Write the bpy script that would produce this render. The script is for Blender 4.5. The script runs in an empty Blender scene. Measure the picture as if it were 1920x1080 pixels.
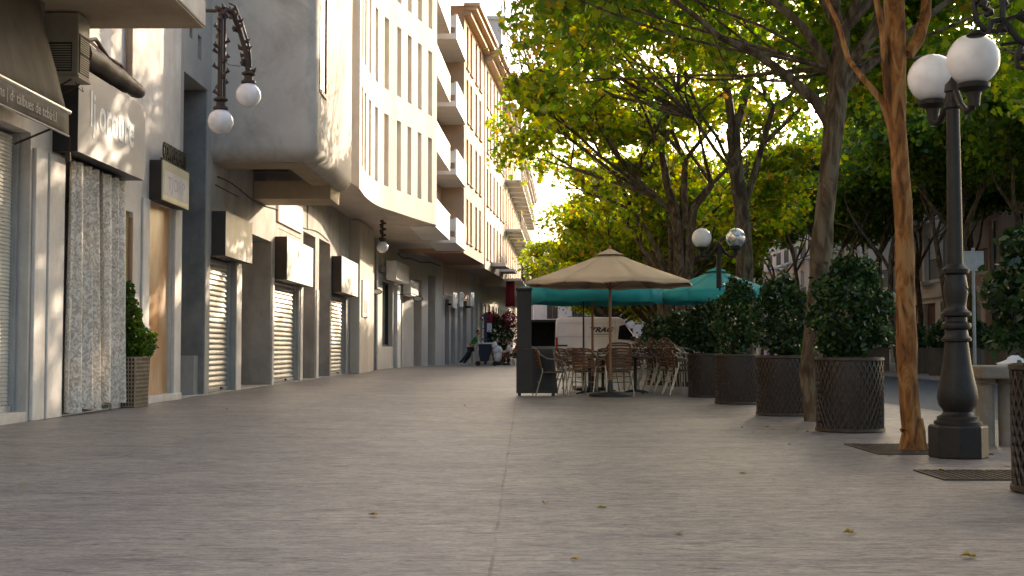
import bpy, bmesh, math, random
import numpy as np
from mathutils import Vector, Matrix, Euler
from math import radians as R, sin, cos, pi, tan, atan2, hypot

scene = bpy.context.scene
COL = scene.collection
F = 2400.0                      # focal length in photo pixels
EYE = Vector((0, 0, 0.9))
PITCH, YAW = math.atan(112 / F), math.atan(22 / F)
ROT = Euler((pi / 2 + PITCH, 0, YAW)).to_matrix()
XW = -6.08                      # plane of the left shop fronts

# ------------------------------------------------------------------ measuring helpers (used to read sizes off the survey)
def ray(px, py):
    return ROT @ Vector(((px - 960) / F, -(py - 540) / F, -1))
def G(px, py, z=0.0):
    d = ray(px, py); return EYE + d * ((z - EYE.z) / d.z)
def onX(px, py, X):
    d = ray(px, py); return EYE + d * (X / d.x)
def onY(px, py, Y):
    d = ray(px, py); return EYE + d * (Y / d.y)
def wy(px):                      # distance along the left shop fronts
    return onX(px, 652, XW).y

# ------------------------------------------------------------------ materials
MATS = {}
def newmat(name):
    m = bpy.data.materials.new(name); m.use_nodes = True
    nt = m.node_tree
    b = nt.nodes['Principled BSDF']
    return m, nt, b
def N(nt, t, **kw):
    n = nt.nodes.new(t)
    for k, v in kw.items():
        if k.startswith('i_'):
            n.inputs[k[2:].replace('_', ' ')].default_value = v
        else:
            setattr(n, k, v)
    return n
def ramp(nt, stops, interp='LINEAR'):
    r = nt.nodes.new('ShaderNodeValToRGB'); cr = r.color_ramp; cr.interpolation = interp
    while len(cr.elements) > 1: cr.elements.remove(cr.elements[-1])
    cr.elements[0].position = stops[0][0]; cr.elements[0].color = (*stops[0][1], 1)
    for p, c in stops[1:]:
        e = cr.elements.new(p); e.color = (*c, 1)
    return r
def coords(nt, scale=(1, 1, 1), obj=False):
    mp = N(nt, 'ShaderNodeMapping'); mp.inputs['Scale'].default_value = scale
    if obj:
        tc = N(nt, 'ShaderNodeTexCoord'); nt.links.new(tc.outputs['Object'], mp.inputs[0])
    else:
        g = N(nt, 'ShaderNodeNewGeometry'); nt.links.new(g.outputs['Position'], mp.inputs[0])
    return mp.outputs[0]
def pmat(name, c1, c2=None, rough=0.7, scale=3.0, stretch=(1, 1, 1), bump=0.1, metal=0.0, spec=0.5, stain=None, stain_amt=0.5,
         stain_scale=0.6, bscale=None, obj=False, lo=0.35, hi=0.65, streak=(1, 1, .25)):
    if name in MATS: return MATS[name]
    m, nt, b = newmat(name); L = nt.links.new
    b.inputs['Roughness'].default_value = rough; b.inputs['Metallic'].default_value = metal
    b.inputs['Specular IOR Level'].default_value = spec
    if c2 is None: c2 = tuple(x * 0.82 for x in c1)
    v = coords(nt, stretch, obj)
    n1 = N(nt, 'ShaderNodeTexNoise'); n1.inputs['Scale'].default_value = scale; n1.inputs['Detail'].default_value = 8
    n1.inputs['Roughness'].default_value = .62
    L(v, n1.inputs['Vector'])
    r = ramp(nt, [(lo, c2), (hi, c1)]); L(n1.outputs['Fac'], r.inputs[0])
    col = r.outputs[0]
    if stain:
        n2 = N(nt, 'ShaderNodeTexNoise'); n2.inputs['Scale'].default_value = stain_scale; n2.inputs['Detail'].default_value = 9
        n2.inputs['Roughness'].default_value = .7; n2.inputs['Distortion'].default_value = .4
        L(coords(nt, streak, obj), n2.inputs['Vector'])
        r2 = ramp(nt, [(.47, (0, 0, 0)), (.72, (1, 1, 1))]); L(n2.outputs['Fac'], r2.inputs[0])
        mu = N(nt, 'ShaderNodeMath', operation='MULTIPLY'); mu.inputs[1].default_value = stain_amt; L(r2.outputs[0], mu.inputs[0])
        mx = N(nt, 'ShaderNodeMix', data_type='RGBA'); L(mu.outputs[0], mx.inputs['Factor']); L(col, mx.inputs['A'])
        mx.inputs['B'].default_value = (*stain, 1); col = mx.outputs['Result']
    L(col, b.inputs['Base Color'])
    if bump:
        n3 = N(nt, 'ShaderNodeTexNoise'); n3.inputs['Scale'].default_value = bscale or scale * 8; n3.inputs['Detail'].default_value = 6
        L(v, n3.inputs['Vector'])
        bp = N(nt, 'ShaderNodeBump'); bp.inputs['Strength'].default_value = bump; bp.inputs['Distance'].default_value = .02
        L(n3.outputs['Fac'], bp.inputs['Height']); L(bp.outputs[0], b.inputs['Normal'])
    MATS[name] = m
    return m

def leafmat(name, stops, trans=.5, tcol=1.6, rough=.45):
    m, nt, b = newmat(name); L = nt.links.new
    g = N(nt, 'ShaderNodeNewGeometry')
    r = ramp(nt, stops); L(g.outputs['Random Per Island'], r.inputs[0])
    nz = N(nt, 'ShaderNodeTexNoise'); nz.inputs['Scale'].default_value = .7; nz.inputs['Detail'].default_value = 3; L(g.outputs['Position'], nz.inputs['Vector'])
    hs = N(nt, 'ShaderNodeHueSaturation'); L(r.outputs[0], hs.inputs['Color'])
    mr = N(nt, 'ShaderNodeMapRange'); mr.inputs['From Min'].default_value = .3; mr.inputs['From Max'].default_value = .7
    mr.inputs['To Min'].default_value = .65; mr.inputs['To Max'].default_value = 1.35; L(nz.outputs['Fac'], mr.inputs[0]); L(mr.outputs[0], hs.inputs['Value'])
    L(hs.outputs[0], b.inputs['Base Color']); b.inputs['Roughness'].default_value = rough
    b.inputs['Specular IOR Level'].default_value = .35
    t = N(nt, 'ShaderNodeBsdfTranslucent')
    h2 = N(nt, 'ShaderNodeHueSaturation'); h2.inputs['Hue'].default_value = .485; h2.inputs['Value'].default_value = tcol; h2.inputs['Saturation'].default_value = 1.1
    L(hs.outputs[0], h2.inputs['Color']); L(h2.outputs[0], t.inputs[0])
    mix = N(nt, 'ShaderNodeMixShader'); mix.inputs[0].default_value = trans
    L(b.outputs[0], mix.inputs[1]); L(t.outputs[0], mix.inputs[2])
    L(mix.outputs[0], nt.nodes['Material Output'].inputs[0])
    return m

M = {}
M['plaster'] = pmat('white_plaster', (.74, .68, .62), (.60, .54, .48), .85, 2.2, bump=.25, stain=(.33, .27, .21), stain_amt=.55, stain_scale=1.1)  # stain blotches also put the wall's dappled leaf shade into the colour
M['pier'] = pmat('pier_paint', (.78, .73, .68), (.66, .60, .55), .75, 3, bump=.15, stain=(.35, .29, .24), stain_amt=.45, stain_scale=1.6)
M['greystone'] = pmat('grey_stone', (.29, .275, .255), (.19, .18, .165), .75, 2.5, bump=.15, stain=(.10, .10, .10), stain_amt=.6, stain_scale=1.4)
M['greywall'] = pmat('grey_wall', (.50, .46, .42), (.40, .37, .335), .85, 1.6, bump=.2, stain=(.25, .23, .21), stain_amt=.5, stain_scale=.8)
M['concrete'] = pmat('concrete', (.50, .46, .42), (.36, .33, .30), .85, 1.5, bump=.3, stain=(.15, .13, .12), stain_amt=.6, stain_scale=.9)
M['bay'] = pmat('bay_render', (.62, .56, .49), (.52, .465, .41), .85, 1.1, bump=.35, stain=(.26, .22, .19), stain_amt=.85, stain_scale=.8, bscale=5, streak=(1, 1, .8))
M['soffit'] = pmat('soffit_render', (.55, .44, .30), (.44, .34, .22), .9, 1.5, bump=.2, stain=(.22, .17, .11), stain_amt=.4)
M['beige'] = pmat('beige_render', (.68, .61, .52), (.61, .54, .45), .85, .9, bump=.2, bscale=30, stain=(.46, .38, .30), stain_amt=.6, stain_scale=1.0)
M['white'] = pmat('white_paint', (.80, .79, .77), (.72, .71, .69), .6, 2, bump=.05, stain=(.5, .46, .42), stain_amt=.35)
M['orange'] = pmat('orange_render', (.56, .39, .27), (.49, .33, .225), .85, 1.2, bump=.15, stain=(.35, .21, .13), stain_amt=.4)
M['peach'] = pmat('peach_render', (.62, .50, .39), (.55, .43, .33), .85, 1.2, bump=.15, stain=(.38, .27, .2), stain_amt=.4)
M['pink'] = pmat('pink_render', (.66, .51, .44), (.57, .43, .37), .85, 1.2, bump=.15, stain=(.3, .22, .18), stain_amt=.4)
M['palegrey'] = pmat('pale_grey_render', (.64, .61, .57), (.56, .53, .49), .85, 1.2, bump=.15, stain=(.3, .28, .26), stain_amt=.4)
M['redbrown'] = pmat('red_brown_paint', (.26, .10, .06), (.18, .07, .045), .6, 4, bump=.1)
M['cornice'] = pmat('cornice_timber', (.56, .37, .21), (.47, .30, .17), .7, 4, bump=.1)
M['shutter'] = pmat('galvanised_slats', (.52, .49, .44), (.42, .39, .35), .5, 4, stretch=(1, .3, 1), bump=.1, metal=.25, stain=(.22, .18, .14), stain_amt=.5, stain_scale=2)
M['shutterwhite'] = pmat('cream_slats', (.70, .66, .58), (.60, .56, .49), .5, 4, bump=.1, stain=(.3, .25, .2), stain_amt=.5, stain_scale=2)
M['boxmetal'] = pmat('sign_box_metal', (.48, .45, .41), (.36, .34, .31), .5, 1.6, stretch=(1, 1.2, .4), bump=.06, metal=.15, stain=(.22, .2, .18), stain_amt=.5, stain_scale=2)
M['signgrey'] = pmat('sign_grey', (.46, .42, .39), (.42, .38, .36), .55, 2, bump=.03)
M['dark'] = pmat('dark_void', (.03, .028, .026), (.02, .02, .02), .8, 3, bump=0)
M['darkbrown'] = pmat('dark_brown', (.05, .035, .025), (.035, .025, .018), .6, 3, bump=.1)
M['marble'] = pmat('orange_marble', (.66, .46, .29), (.52, .24, .07), .35, 1.6, stretch=(1, 1, .7), bump=.04, stain=(.46, .20, .05), stain_amt=.8, stain_scale=1.1)
M['yellowdoor'] = pmat('ochre_paint', (.50, .36, .16), (.40, .28, .12), .6, 3, bump=.1)
M['awning'] = pmat('awning_canvas', (.17, .14, .11), (.12, .10, .075), .85, 3, stretch=(1, 1, .4), bump=.15, stain=(.28, .23, .18), stain_amt=.5, stain_scale=1.6)
M['chrome'] = pmat('awning_bar', (.75, .72, .68), (.6, .58, .55), .35, 5, bump=0, metal=.7)
M['letter'] = pmat('white_letter', (.82, .82, .80), (.74, .74, .73), .5, 5, bump=0)
M['letterfaint'] = pmat('faded_letter', (.52, .46, .42), (.46, .40, .36), .6, 9, bump=0)
M['letterviolet'] = pmat('faded_violet_letter', (.52, .46, .50), (.46, .40, .46), .6, 9, bump=0)
M['acpaint'] = pmat('ac_cream', (.36, .32, .25), (.29, .26, .20), .6, 3, bump=.05, stain=(.15, .11, .08), stain_amt=.5, stain_scale=3)
M['cream'] = pmat('cream_plastic', (.60, .54, .38), (.52, .46, .32), .5, 3, bump=.03)
M['iron'] = pmat('cast_iron', (.022, .017, .013), (.012, .010, .008), .5, 8, bump=.2, spec=.35)
M['rustiron'] = pmat('rusty_iron', (.06, .028, .018), (.025, .018, .015), .55, 8, bump=.3)
M['copper'] = pmat('copper_pipe', (.50, .25, .13), (.35, .16, .08), .4, 9, bump=.05, metal=.6)
M['pipe'] = pmat('brown_pipe', (.42, .27, .16), (.33, .20, .12), .6, 5, bump=.05)
M['soil'] = pmat('soil', (.06, .045, .03), (.035, .025, .02), .95, 12, bump=.4)
M['weave'] = pmat('rattan_weave', (.066, .044, .029), (.034, .022, .015), .5, 14, bump=.2, spec=.4)
M['weavetan'] = pmat('tan_wicker', (.40, .30, .20), (.28, .20, .13), .6, 14, bump=.2)
M['bark'] = pmat('plane_bark', (.098, .072, .046), (.050, .037, .025), .85, 5, stretch=(1, 1, .45), bump=.6, bscale=16, stain=(.15, .125, .085), stain_amt=.6, stain_scale=3.5, streak=(1, 1, .5))
M['barkorange'] = pmat('flaking_bark', (.34, .155, .030), (.20, .085, .018), .8, 5, stretch=(1, 1, .35), bump=.9, bscale=15, stain=(.07, .036, .018), stain_amt=.8, stain_scale=5, streak=(1, 1, .3))
def barkmat(name, tones, scale=7, bump=.5, zs=.35):
    m, nt, b = newmat(name); L = nt.links.new
    n1 = N(nt, 'ShaderNodeTexNoise'); n1.inputs['Scale'].default_value = scale; n1.inputs['Detail'].default_value = 3; n1.inputs['Distortion'].default_value = 1.2; L(coords(nt, (1, 1, zs)), n1.inputs['Vector'])
    n2 = N(nt, 'ShaderNodeTexNoise'); n2.inputs['Scale'].default_value = 40; n2.inputs['Detail'].default_value = 6; L(coords(nt, (1, 1, .4)), n2.inputs['Vector'])
    ad = N(nt, 'ShaderNodeMath', operation='MULTIPLY_ADD'); ad.inputs[1].default_value = .16; L(n2.outputs['Fac'], ad.inputs[0]); L(n1.outputs['Fac'], ad.inputs[2])
    st = []
    for p, c in zip((.40, .52, .58, .66), tones): st += [(p, c), (p + .035, c)]
    r = ramp(nt, st); L(ad.outputs[0], r.inputs[0]); L(r.outputs[0], b.inputs['Base Color'])
    b.inputs['Roughness'].default_value = .85; b.inputs['Specular IOR Level'].default_value = .3
    bp = N(nt, 'ShaderNodeBump'); bp.inputs['Strength'].default_value = bump; bp.inputs['Distance'].default_value = .03; L(ad.outputs[0], bp.inputs['Height']); L(bp.outputs[0], b.inputs['Normal'])
    return m
M['bark'] = barkmat('mottled_bark', [(.040, .027, .016), (.075, .051, .030), (.10, .071, .042), (.14, .113, .075)])
M['barkorange'] = barkmat('orange_flaking_bark', [(.085, .036, .013), (.19, .078, .021), (.26, .108, .027), (.30, .16, .06)], 11, .7, .26)
M['alu'] = pmat('aluminium', (.40, .34, .26), (.30, .25, .19), .32, 9, bump=0, metal=.9)
M['slat'] = pmat('chair_slat', (.17, .065, .022), (.10, .038, .014), .45, 9, stretch=(.3, 1, 1), bump=.1)
M['wood'] = pmat('pole_wood', (.36, .16, .06), (.25, .10, .035), .45, 8, stretch=(1, 1, .15), bump=.1)
M['canvas'] = pmat('beige_canvas', (.62, .47, .32), (.57, .43, .29), .85, 3, bump=.1, bscale=60)
M['teal'] = pmat('teal_canvas', (.02, .33, .34), (.015, .28, .29), .8, 3, bump=.1, bscale=60)
M['stand'] = pmat('stand_brown', (.030, .022, .015), (.022, .016, .011), .55, 3, bump=.06)
M['vanpaint'] = pmat('white_van_paint', (.88, .87, .90), (.83, .82, .85), .3, 2, bump=0, stain=(.55, .53, .52), stain_amt=.25)
M['rubber'] = pmat('rubber', (.02, .02, .02), (.015, .015, .015), .8, 6, bump=.1)
M['black'] = pmat('black_plastic', (.02, .02, .022), (.015, .015, .016), .45, 6, bump=0)
M['tail'] = pmat('red_lens', (.40, .02, .02), (.3, .015, .015), .25, 6, bump=0)
M['steel'] = pmat('grey_steel', (.45, .46, .47), (.36, .37, .38), .45, 6, bump=0, metal=.4)
M['asphalt'] = pmat('asphalt', (.085, .092, .105), (.06, .065, .075), .62, 5, bump=.3, bscale=90)
M['kerb'] = pmat('kerb_stone', (.34, .32, .30), (.27, .25, .24), .8, 4, bump=.2)
M['earth'] = pmat('ground_earth', (.16, .14, .12), (.11, .1, .09), .9, 1, bump=.1)
M['benchstone'] = pmat('bench_stone', (.26, .22, .17), (.19, .16, .12), .85, 5, bump=.3)
M['planterwood'] = pmat('box_planter', (.12, .085, .055), (.08, .055, .036), .8, 5, stretch=(1, 1, .3), bump=.2)
M['skin'] = pmat('skin', (.42, .22, .14), (.38, .19, .12), .6, 5, bump=0)
M['hair'] = pmat('hair', (.025, .016, .012), (.015, .01, .008), .6, 20, bump=.2)
M['green'] = pmat('green_cloth', (.02, .20, .06), (.015, .16, .05), .85, 6, bump=.1)
M['lime'] = pmat('lime_plastic', (.25, .50, .10), (.2, .42, .08), .5, 6, bump=.05)
M['orangecloth'] = pmat('orange_cloth', (.70, .20, .04), (.6, .16, .03), .85, 6, bump=.1)
M['whitecloth'] = pmat('white_cloth', (.70, .70, .72), (.6, .6, .63), .85, 6, bump=.2)
M['denim'] = pmat('dark_denim', (.025, .03, .055), (.018, .022, .04), .85, 8, bump=.1)
M['red'] = pmat('red_cloth', (.30, .012, .02), (.24, .01, .016), .8, 6, bump=.1)
M['blue'] = pmat('blue_panel', (.02, .03, .09), (.016, .025, .07), .5, 6, bump=.0)
M['wallshop'] = pmat('dim_shop', (.10, .045, .04), (.06, .03, .028), .6, 2, bump=.1)

def glassmat(name, col, rough=.08):
    m, nt, b = newmat(name)
    b.inputs['Base Color'].default_value = (*col, 1); b.inputs['Roughness'].default_value = rough
    b.inputs['Specular IOR Level'].default_value = .8
    n = N(nt, 'ShaderNodeTexNoise'); n.inputs['Scale'].default_value = 1.2; nt.links.new(coords(nt), n.inputs['Vector'])
    r = ramp(nt, [(.3, tuple(c * .6 for c in col)), (.7, col)]); nt.links.new(n.outputs['Fac'], r.inputs[0]); nt.links.new(r.outputs[0], b.inputs['Base Color'])
    return m
M['glass'] = glassmat('window_glass', (.06, .07, .075))
M['vanglass'] = glassmat('van_glass', (.02, .022, .028))
M['frosted'] = pmat('frosted_panel', (.62, .66, .66), (.55, .59, .59), .25, 2, bump=0)
M['blind'] = pmat('roller_blind', (.50, .41, .31), (.42, .33, .25), .7, 2, stretch=(1, 1, 14), bump=.15)
M['whitepane'] = pmat('white_pane', (.80, .82, .86), (.72, .74, .78), .3, 2, bump=0)

def globe_mat():
    m, nt, b = newmat('opal_globe'); L = nt.links.new
    n = N(nt, 'ShaderNodeTexNoise'); n.inputs['Scale'].default_value = 9; n.inputs['Detail'].default_value = 8; L(coords(nt), n.inputs['Vector'])
    r = ramp(nt, [(.3, (.74, .71, .72)), (.55, (.84, .82, .83))]); L(n.outputs['Fac'], r.inputs[0]); L(r.outputs[0], b.inputs['Base Color'])
    b.inputs['Roughness'].default_value = .22
    b.inputs['Subsurface Weight'].default_value = .6; b.inputs['Subsurface Radius'].default_value = (.2, .2, .2); b.inputs['Subsurface Scale'].default_value = .5
    return m
M['globe'] = globe_mat()
def clear_globe():
    m, nt, b = newmat('clear_globe')
    b.inputs['Base Color'].default_value = (.75, .72, .70, 1); b.inputs['Roughness'].default_value = .25; b.inputs['Metallic'].default_value = .75
    return m
M['globeclear'] = clear_globe()

def lace_mat():
    m, nt, b = newmat('lace'); L = nt.links.new
    no = N(nt, 'ShaderNodeTexNoise'); no.inputs['Scale'].default_value = 11; no.inputs['Detail'].default_value = 6; no.inputs['Distortion'].default_value = 2.4; L(coords(nt, (1, 1, .8)), no.inputs['Vector'])
    fi = N(nt, 'ShaderNodeTexNoise'); fi.inputs['Scale'].default_value = 45; fi.inputs['Detail'].default_value = 3; L(coords(nt, (1, 1, .7)), fi.inputs['Vector'])
    ad = N(nt, 'ShaderNodeMath', operation='MULTIPLY_ADD'); ad.inputs[1].default_value = .35; L(fi.outputs['Fac'], ad.inputs[0]); L(no.outputs['Fac'], ad.inputs[2])
    r = ramp(nt, [(.50, (.58, .49, .40)), (.68, (.76, .68, .59)), (.82, (.92, .87, .80))]); L(ad.outputs[0], r.inputs[0]); L(r.outputs[0], b.inputs['Base Color'])
    b.inputs['Roughness'].default_value = .8
    r2 = ramp(nt, [(.56, (.80, .80, .80)), (.74, (.99, .99, .99))]); L(ad.outputs[0], r2.inputs[0]); L(r2.outputs[0], b.inputs['Alpha'])
    return m
M['lace'] = lace_mat()

def paving_mat():
    m, nt, b = newmat('stone_paving'); L = nt.links.new
    g = N(nt, 'ShaderNodeNewGeometry'); P = g.outputs['Position']
    def noise(sc, det=6, rough=.6, dist=0, st=None):
        n = N(nt, 'ShaderNodeTexNoise'); n.inputs['Scale'].default_value = sc; n.inputs['Detail'].default_value = det; n.inputs['Roughness'].default_value = rough; n.inputs['Distortion'].default_value = dist
        if st:
            mp = N(nt, 'ShaderNodeMapping'); mp.inputs['Scale'].default_value = st; L(P, mp.inputs[0]); L(mp.outputs[0], n.inputs['Vector'])
        else: L(P, n.inputs['Vector'])
        return n.outputs['Fac']
    def mul(a, b_, f=1.0):
        x = N(nt, 'ShaderNodeMix', data_type='RGBA', blend_type='MULTIPLY'); x.inputs['Factor'].default_value = f; L(a, x.inputs['A']); L(b_, x.inputs['B']); return x.outputs['Result']
    streak = noise(1.6, 12, .78, .9, (4.2, 11, 1))
    r = ramp(nt, [(.33, (.108, .098, .098)), (.45, (.240, .215, .204)), (.56, (.310, .278, .262)), (.70, (.40, .362, .340))]); L(streak, r.inputs[0])
    blot = ramp(nt, [(.36, (.72, .73, .76)), (.52, (.98, .97, .96)), (.68, (1.14, 1.10, 1.05))]); L(noise(1.1, 9, .68, .3, (1, 1.8, 1)), blot.inputs[0])
    big = ramp(nt, [(.35, (.86, .86, .88)), (.65, (1.08, 1.07, 1.04))]); L(noise(.28, 5), big.inputs[0])
    br = N(nt, 'ShaderNodeTexBrick'); br.offset = 0; br.squash = 1
    for k, v in (('Scale', 1), ('Brick Width', 3.2), ('Row Height', .62), ('Mortar Size', .009), ('Mortar Smooth', .25), ('Bias', 0)): br.inputs[k].default_value = v
    br.inputs['Color1'].default_value = (.93, .93, .94, 1); br.inputs['Color2'].default_value = (1.03, 1.02, 1.0, 1); br.inputs['Mortar'].default_value = (.44, .42, .41, 1)
    mp0 = N(nt, 'ShaderNodeMapping'); mp0.inputs['Location'].default_value = (.12, .1, 0); L(P, mp0.inputs[0])
    nj = N(nt, 'ShaderNodeTexNoise'); nj.inputs['Scale'].default_value = 2.5; nj.inputs['Detail'].default_value = 7; L(P, nj.inputs['Vector'])
    va = N(nt, 'ShaderNodeVectorMath', operation='MULTIPLY_ADD'); va.inputs[1].default_value = (.03, .03, 0); L(nj.outputs['Color'], va.inputs[0]); L(mp0.outputs[0], va.inputs[2]); L(va.outputs[0], br.inputs['Vector'])
    brk = ramp(nt, [(.41, (0, 0, 0)), (.55, (1, 1, 1))]); L(noise(.9, 8, .7, 0, (.8, 1.6, 1)), brk.inputs[0])   # joints filled with dirt only in places
    jm = N(nt, 'ShaderNodeMix', data_type='RGBA'); L(brk.outputs[0], jm.inputs['Factor']); jm.inputs['A'].default_value = (.98, .98, .98, 1); L(br.outputs['Color'], jm.inputs['B'])
    col = mul(mul(mul(r.outputs[0], blot.outputs[0]), big.outputs[0]), jm.outputs['Result'])
    vo = N(nt, 'ShaderNodeTexVoronoi'); vo.inputs['Scale'].default_value = 1.7; L(va.outputs[0], vo.inputs['Vector'])
    rv = ramp(nt, [(.02, (.30, .28, .27)), (.05, (1, 1, 1))]); L(vo.outputs['Distance'], rv.inputs[0])
    col = mul(col, rv.outputs[0], .7)
    ck = noise(1.3, 5, .55, .5, (.9, 5.5, 1))
    sub = N(nt, 'ShaderNodeMath', operation='SUBTRACT'); sub.inputs[1].default_value = .5; L(ck, sub.inputs[0])
    ab = N(nt, 'ShaderNodeMath', operation='ABSOLUTE'); L(sub.outputs[0], ab.inputs[0])
    rc = ramp(nt, [(.004, (.36, .34, .34)), (.017, (1, 1, 1))]); L(ab.outputs[0], rc.inputs[0])
    patch = ramp(nt, [(.44, (0, 0, 0)), (.54, (1, 1, 1))]); L(noise(.7, 4, .6, 0, (1, 1.4, 1)), patch.inputs[0])
    cm = N(nt, 'ShaderNodeMix', data_type='RGBA'); L(patch.outputs[0], cm.inputs['Factor']); cm.inputs['A'].default_value = (1, 1, 1, 1); L(rc.outputs[0], cm.inputs['B'])
    col = mul(col, cm.outputs['Result'])
    grain = ramp(nt, [(.38, (.74, .74, .75)), (.62, (1.18, 1.17, 1.16))]); L(noise(38, 3, .6, 0, (1, 1.6, 1)), grain.inputs[0])
    col = mul(col, grain.outputs[0], .8)
    L(col, b.inputs['Base Color'])
    rr = ramp(nt, [(.3, (.58, .58, .58)), (.7, (.34, .34, .34))]); L(streak, rr.inputs[0]); L(rr.outputs[0], b.inputs['Roughness'])
    bp = N(nt, 'ShaderNodeBump'); bp.inputs['Strength'].default_value = .55; bp.inputs['Distance'].default_value = .012
    ad = N(nt, 'ShaderNodeMath', operation='MULTIPLY'); L(streak, ad.inputs[0]); L(jm.outputs['Result'], ad.inputs[1]); L(ad.outputs[0], bp.inputs['Height']); L(bp.outputs[0], b.inputs['Normal'])
    return m
M['paving'] = paving_mat()

GREENS = [(0, (.028, .075, .010)), (.3, (.065, .135, .014)), (.6, (.12, .19, .018)), (.88, (.20, .24, .022)), (.97, (.26, .21, .022)), (1, (.20, .11, .025))]
M['leaf'] = leafmat('plane_leaves', GREENS, .6, 2.7)
M['leafwarm'] = leafmat('plane_leaves_yellowing', [(0, (.035, .085, .01)), (.3, (.095, .16, .014)), (.68, (.19, .235, .018)), (.92, (.30, .27, .02)), (1, (.28, .15, .03))], .62, 2.7)
M['leafdark'] = leafmat('plane_leaves_deep', [(0, (.022, .062, .010)), (.5, (.060, .120, .014)), (.9, (.12, .175, .020)), (1, (.20, .18, .02))], .56, 2.5)
M['shrubleaf'] = leafmat('shrub_leaves', [(0, (.010, .028, .010)), (.5, (.022, .055, .014)), (.85, (.04, .085, .018)), (1, (.09, .12, .03))], .25, 1.5, .3)
M['topiaryleaf'] = leafmat('topiary_leaves', [(0, (.03, .08, .010)), (.5, (.075, .16, .015)), (1, (.16, .24, .025))], .35, 1.6, .35)
M['redflower'] = leafmat('red_petals', [(0, (.14, .006, .012)), (.6, (.34, .015, .03)), (1, (.45, .07, .08))], .3, 1.2)
M['leaffall'] = leafmat('dry_leaf', [(0, (.35, .22, .03)), (.5, (.50, .36, .04)), (.8, (.22, .09, .03)), (1, (.40, .38, .06))], .2, 1.1)

# ------------------------------------------------------------------ mesh builder
class MB:
    def __init__(s): s.v = []; s.f = []
    def add(s, vs, fs):
        o = len(s.v); s.v += [tuple(p) for p in vs]; s.f += [tuple(i + o for i in f) for f in fs]; return s
    def quad(s, a, b, c, d): return s.add([a, b, c, d], [(0, 1, 2, 3)])
    def poly(s, ps): return s.add(ps, [tuple(range(len(ps)))])
    def box(s, x0, x1, y0, y1, z0, z1):
        return s.add([(x0, y0, z0), (x1, y0, z0), (x1, y1, z0), (x0, y1, z0), (x0, y0, z1), (x1, y0, z1), (x1, y1, z1), (x0, y1, z1)],
                     [(0, 3, 2, 1), (4, 5, 6, 7), (0, 1, 5, 4), (1, 2, 6, 5), (2, 3, 7, 6), (3, 0, 4, 7)])
    def obox(s, c, size, rz=0, rx=0, ry=0):
        m = Euler((rx, ry, rz)).to_matrix(); hx, hy, hz = [q / 2 for q in size]; c = Vector(c)
        vs = [c + m @ Vector((sx * hx, sy * hy, sz * hz)) for sz in (-1, 1) for sx, sy in ((-1, -1), (1, -1), (1, 1), (-1, 1))]
        return s.add(vs, [(0, 3, 2, 1), (4, 5, 6, 7), (0, 1, 5, 4), (1, 2, 6, 5), (2, 3, 7, 6), (3, 0, 4, 7)])
    def prism(s, pts, z0, z1):
        n = len(pts)
        vs = [(x, y, z0) for x, y in pts] + [(x, y, z1) for x, y in pts]
        return s.add(vs, [tuple(range(n - 1, -1, -1)), tuple(range(n, 2 * n))] + [(i, (i + 1) % n, n + (i + 1) % n, n + i) for i in range(n)])
    def loft(s, rings, cap=True, closed=True):
        n = len(rings[0]); vs = [p for r in rings for p in r]; fs = []
        for k in range(len(rings) - 1):
            for i in range(n if closed else n - 1):
                j = (i + 1) % n
                fs.append((k * n + i, k * n + j, (k + 1) * n + j, (k + 1) * n + i))
        if cap:
            fs.append(tuple(range(n - 1, -1, -1))); fs.append(tuple((len(rings) - 1) * n + i for i in range(n)))
        return s.add(vs, fs)
    def tube(s, pts, rad, n=8, cap=True):
        pts = [Vector(p) for p in pts]
        if not hasattr(rad, '__len__'): rad = [rad] * len(pts)
        rings = []; up = None
        for i, p in enumerate(pts):
            d = (pts[min(i + 1, len(pts) - 1)] - pts[max(i - 1, 0)]).normalized()
            if up is None:
                up = Vector((0, 0, 1)) if abs(d.z) < .9 else Vector((1, 0, 0))
            a = d.cross(up).normalized(); b = a.cross(d).normalized(); up = b
            rings.append([p + (a * cos(t) + b * sin(t)) * rad[i] for t in [2 * pi * k / n for k in range(n)]])
        return s.loft(rings, cap)
    def lathe(s, prof, c=(0, 0, 0), n=20, cap=True, rot=0):
        rings = [[(c[0] + r * cos(2 * pi * k / n + rot), c[1] + r * sin(2 * pi * k / n + rot), c[2] + z) for k in range(n)] for r, z in prof]
        return s.loft(rings, cap)
    def sphere(s, c, r, n=24, m=14, sz=1):
        prof = [(max(r * sin(pi * k / m), 1e-4), -r * sz * cos(pi * k / m)) for k in range(m + 1)]
        return s.lathe(prof, c, n, False)
    def build(s, name, mat, parent=None, smooth=False, bevel=0, world=True, sub=0):
        me = bpy.data.meshes.new(name)
        off = Vector((0, 0, 0))
        if parent is not None and world:
            p = parent
            while p is not None: off += p.location; p = p.parent
        me.from_pydata([(x - off.x, y - off.y, z - off.z) for x, y, z in s.v], [], s.f)
        me.materials.append(mat)
        o = bpy.data.objects.new(name, me); COL.objects.link(o)
        if parent is not None: o.parent = parent
        if smooth:
            me.polygons.foreach_set('use_smooth', [True] * len(me.polygons))
            try: me.set_sharp_from_angle(angle=R(40))
            except Exception: pass
        if bevel:
            b = o.modifiers.new('bevel', 'BEVEL'); b.width = bevel; b.segments = 2; b.limit_method = 'ANGLE'; b.angle_limit = R(50)
        if sub:
            b = o.modifiers.new('sub', 'SUBSURF'); b.levels = b.render_levels = sub
        return o

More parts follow.
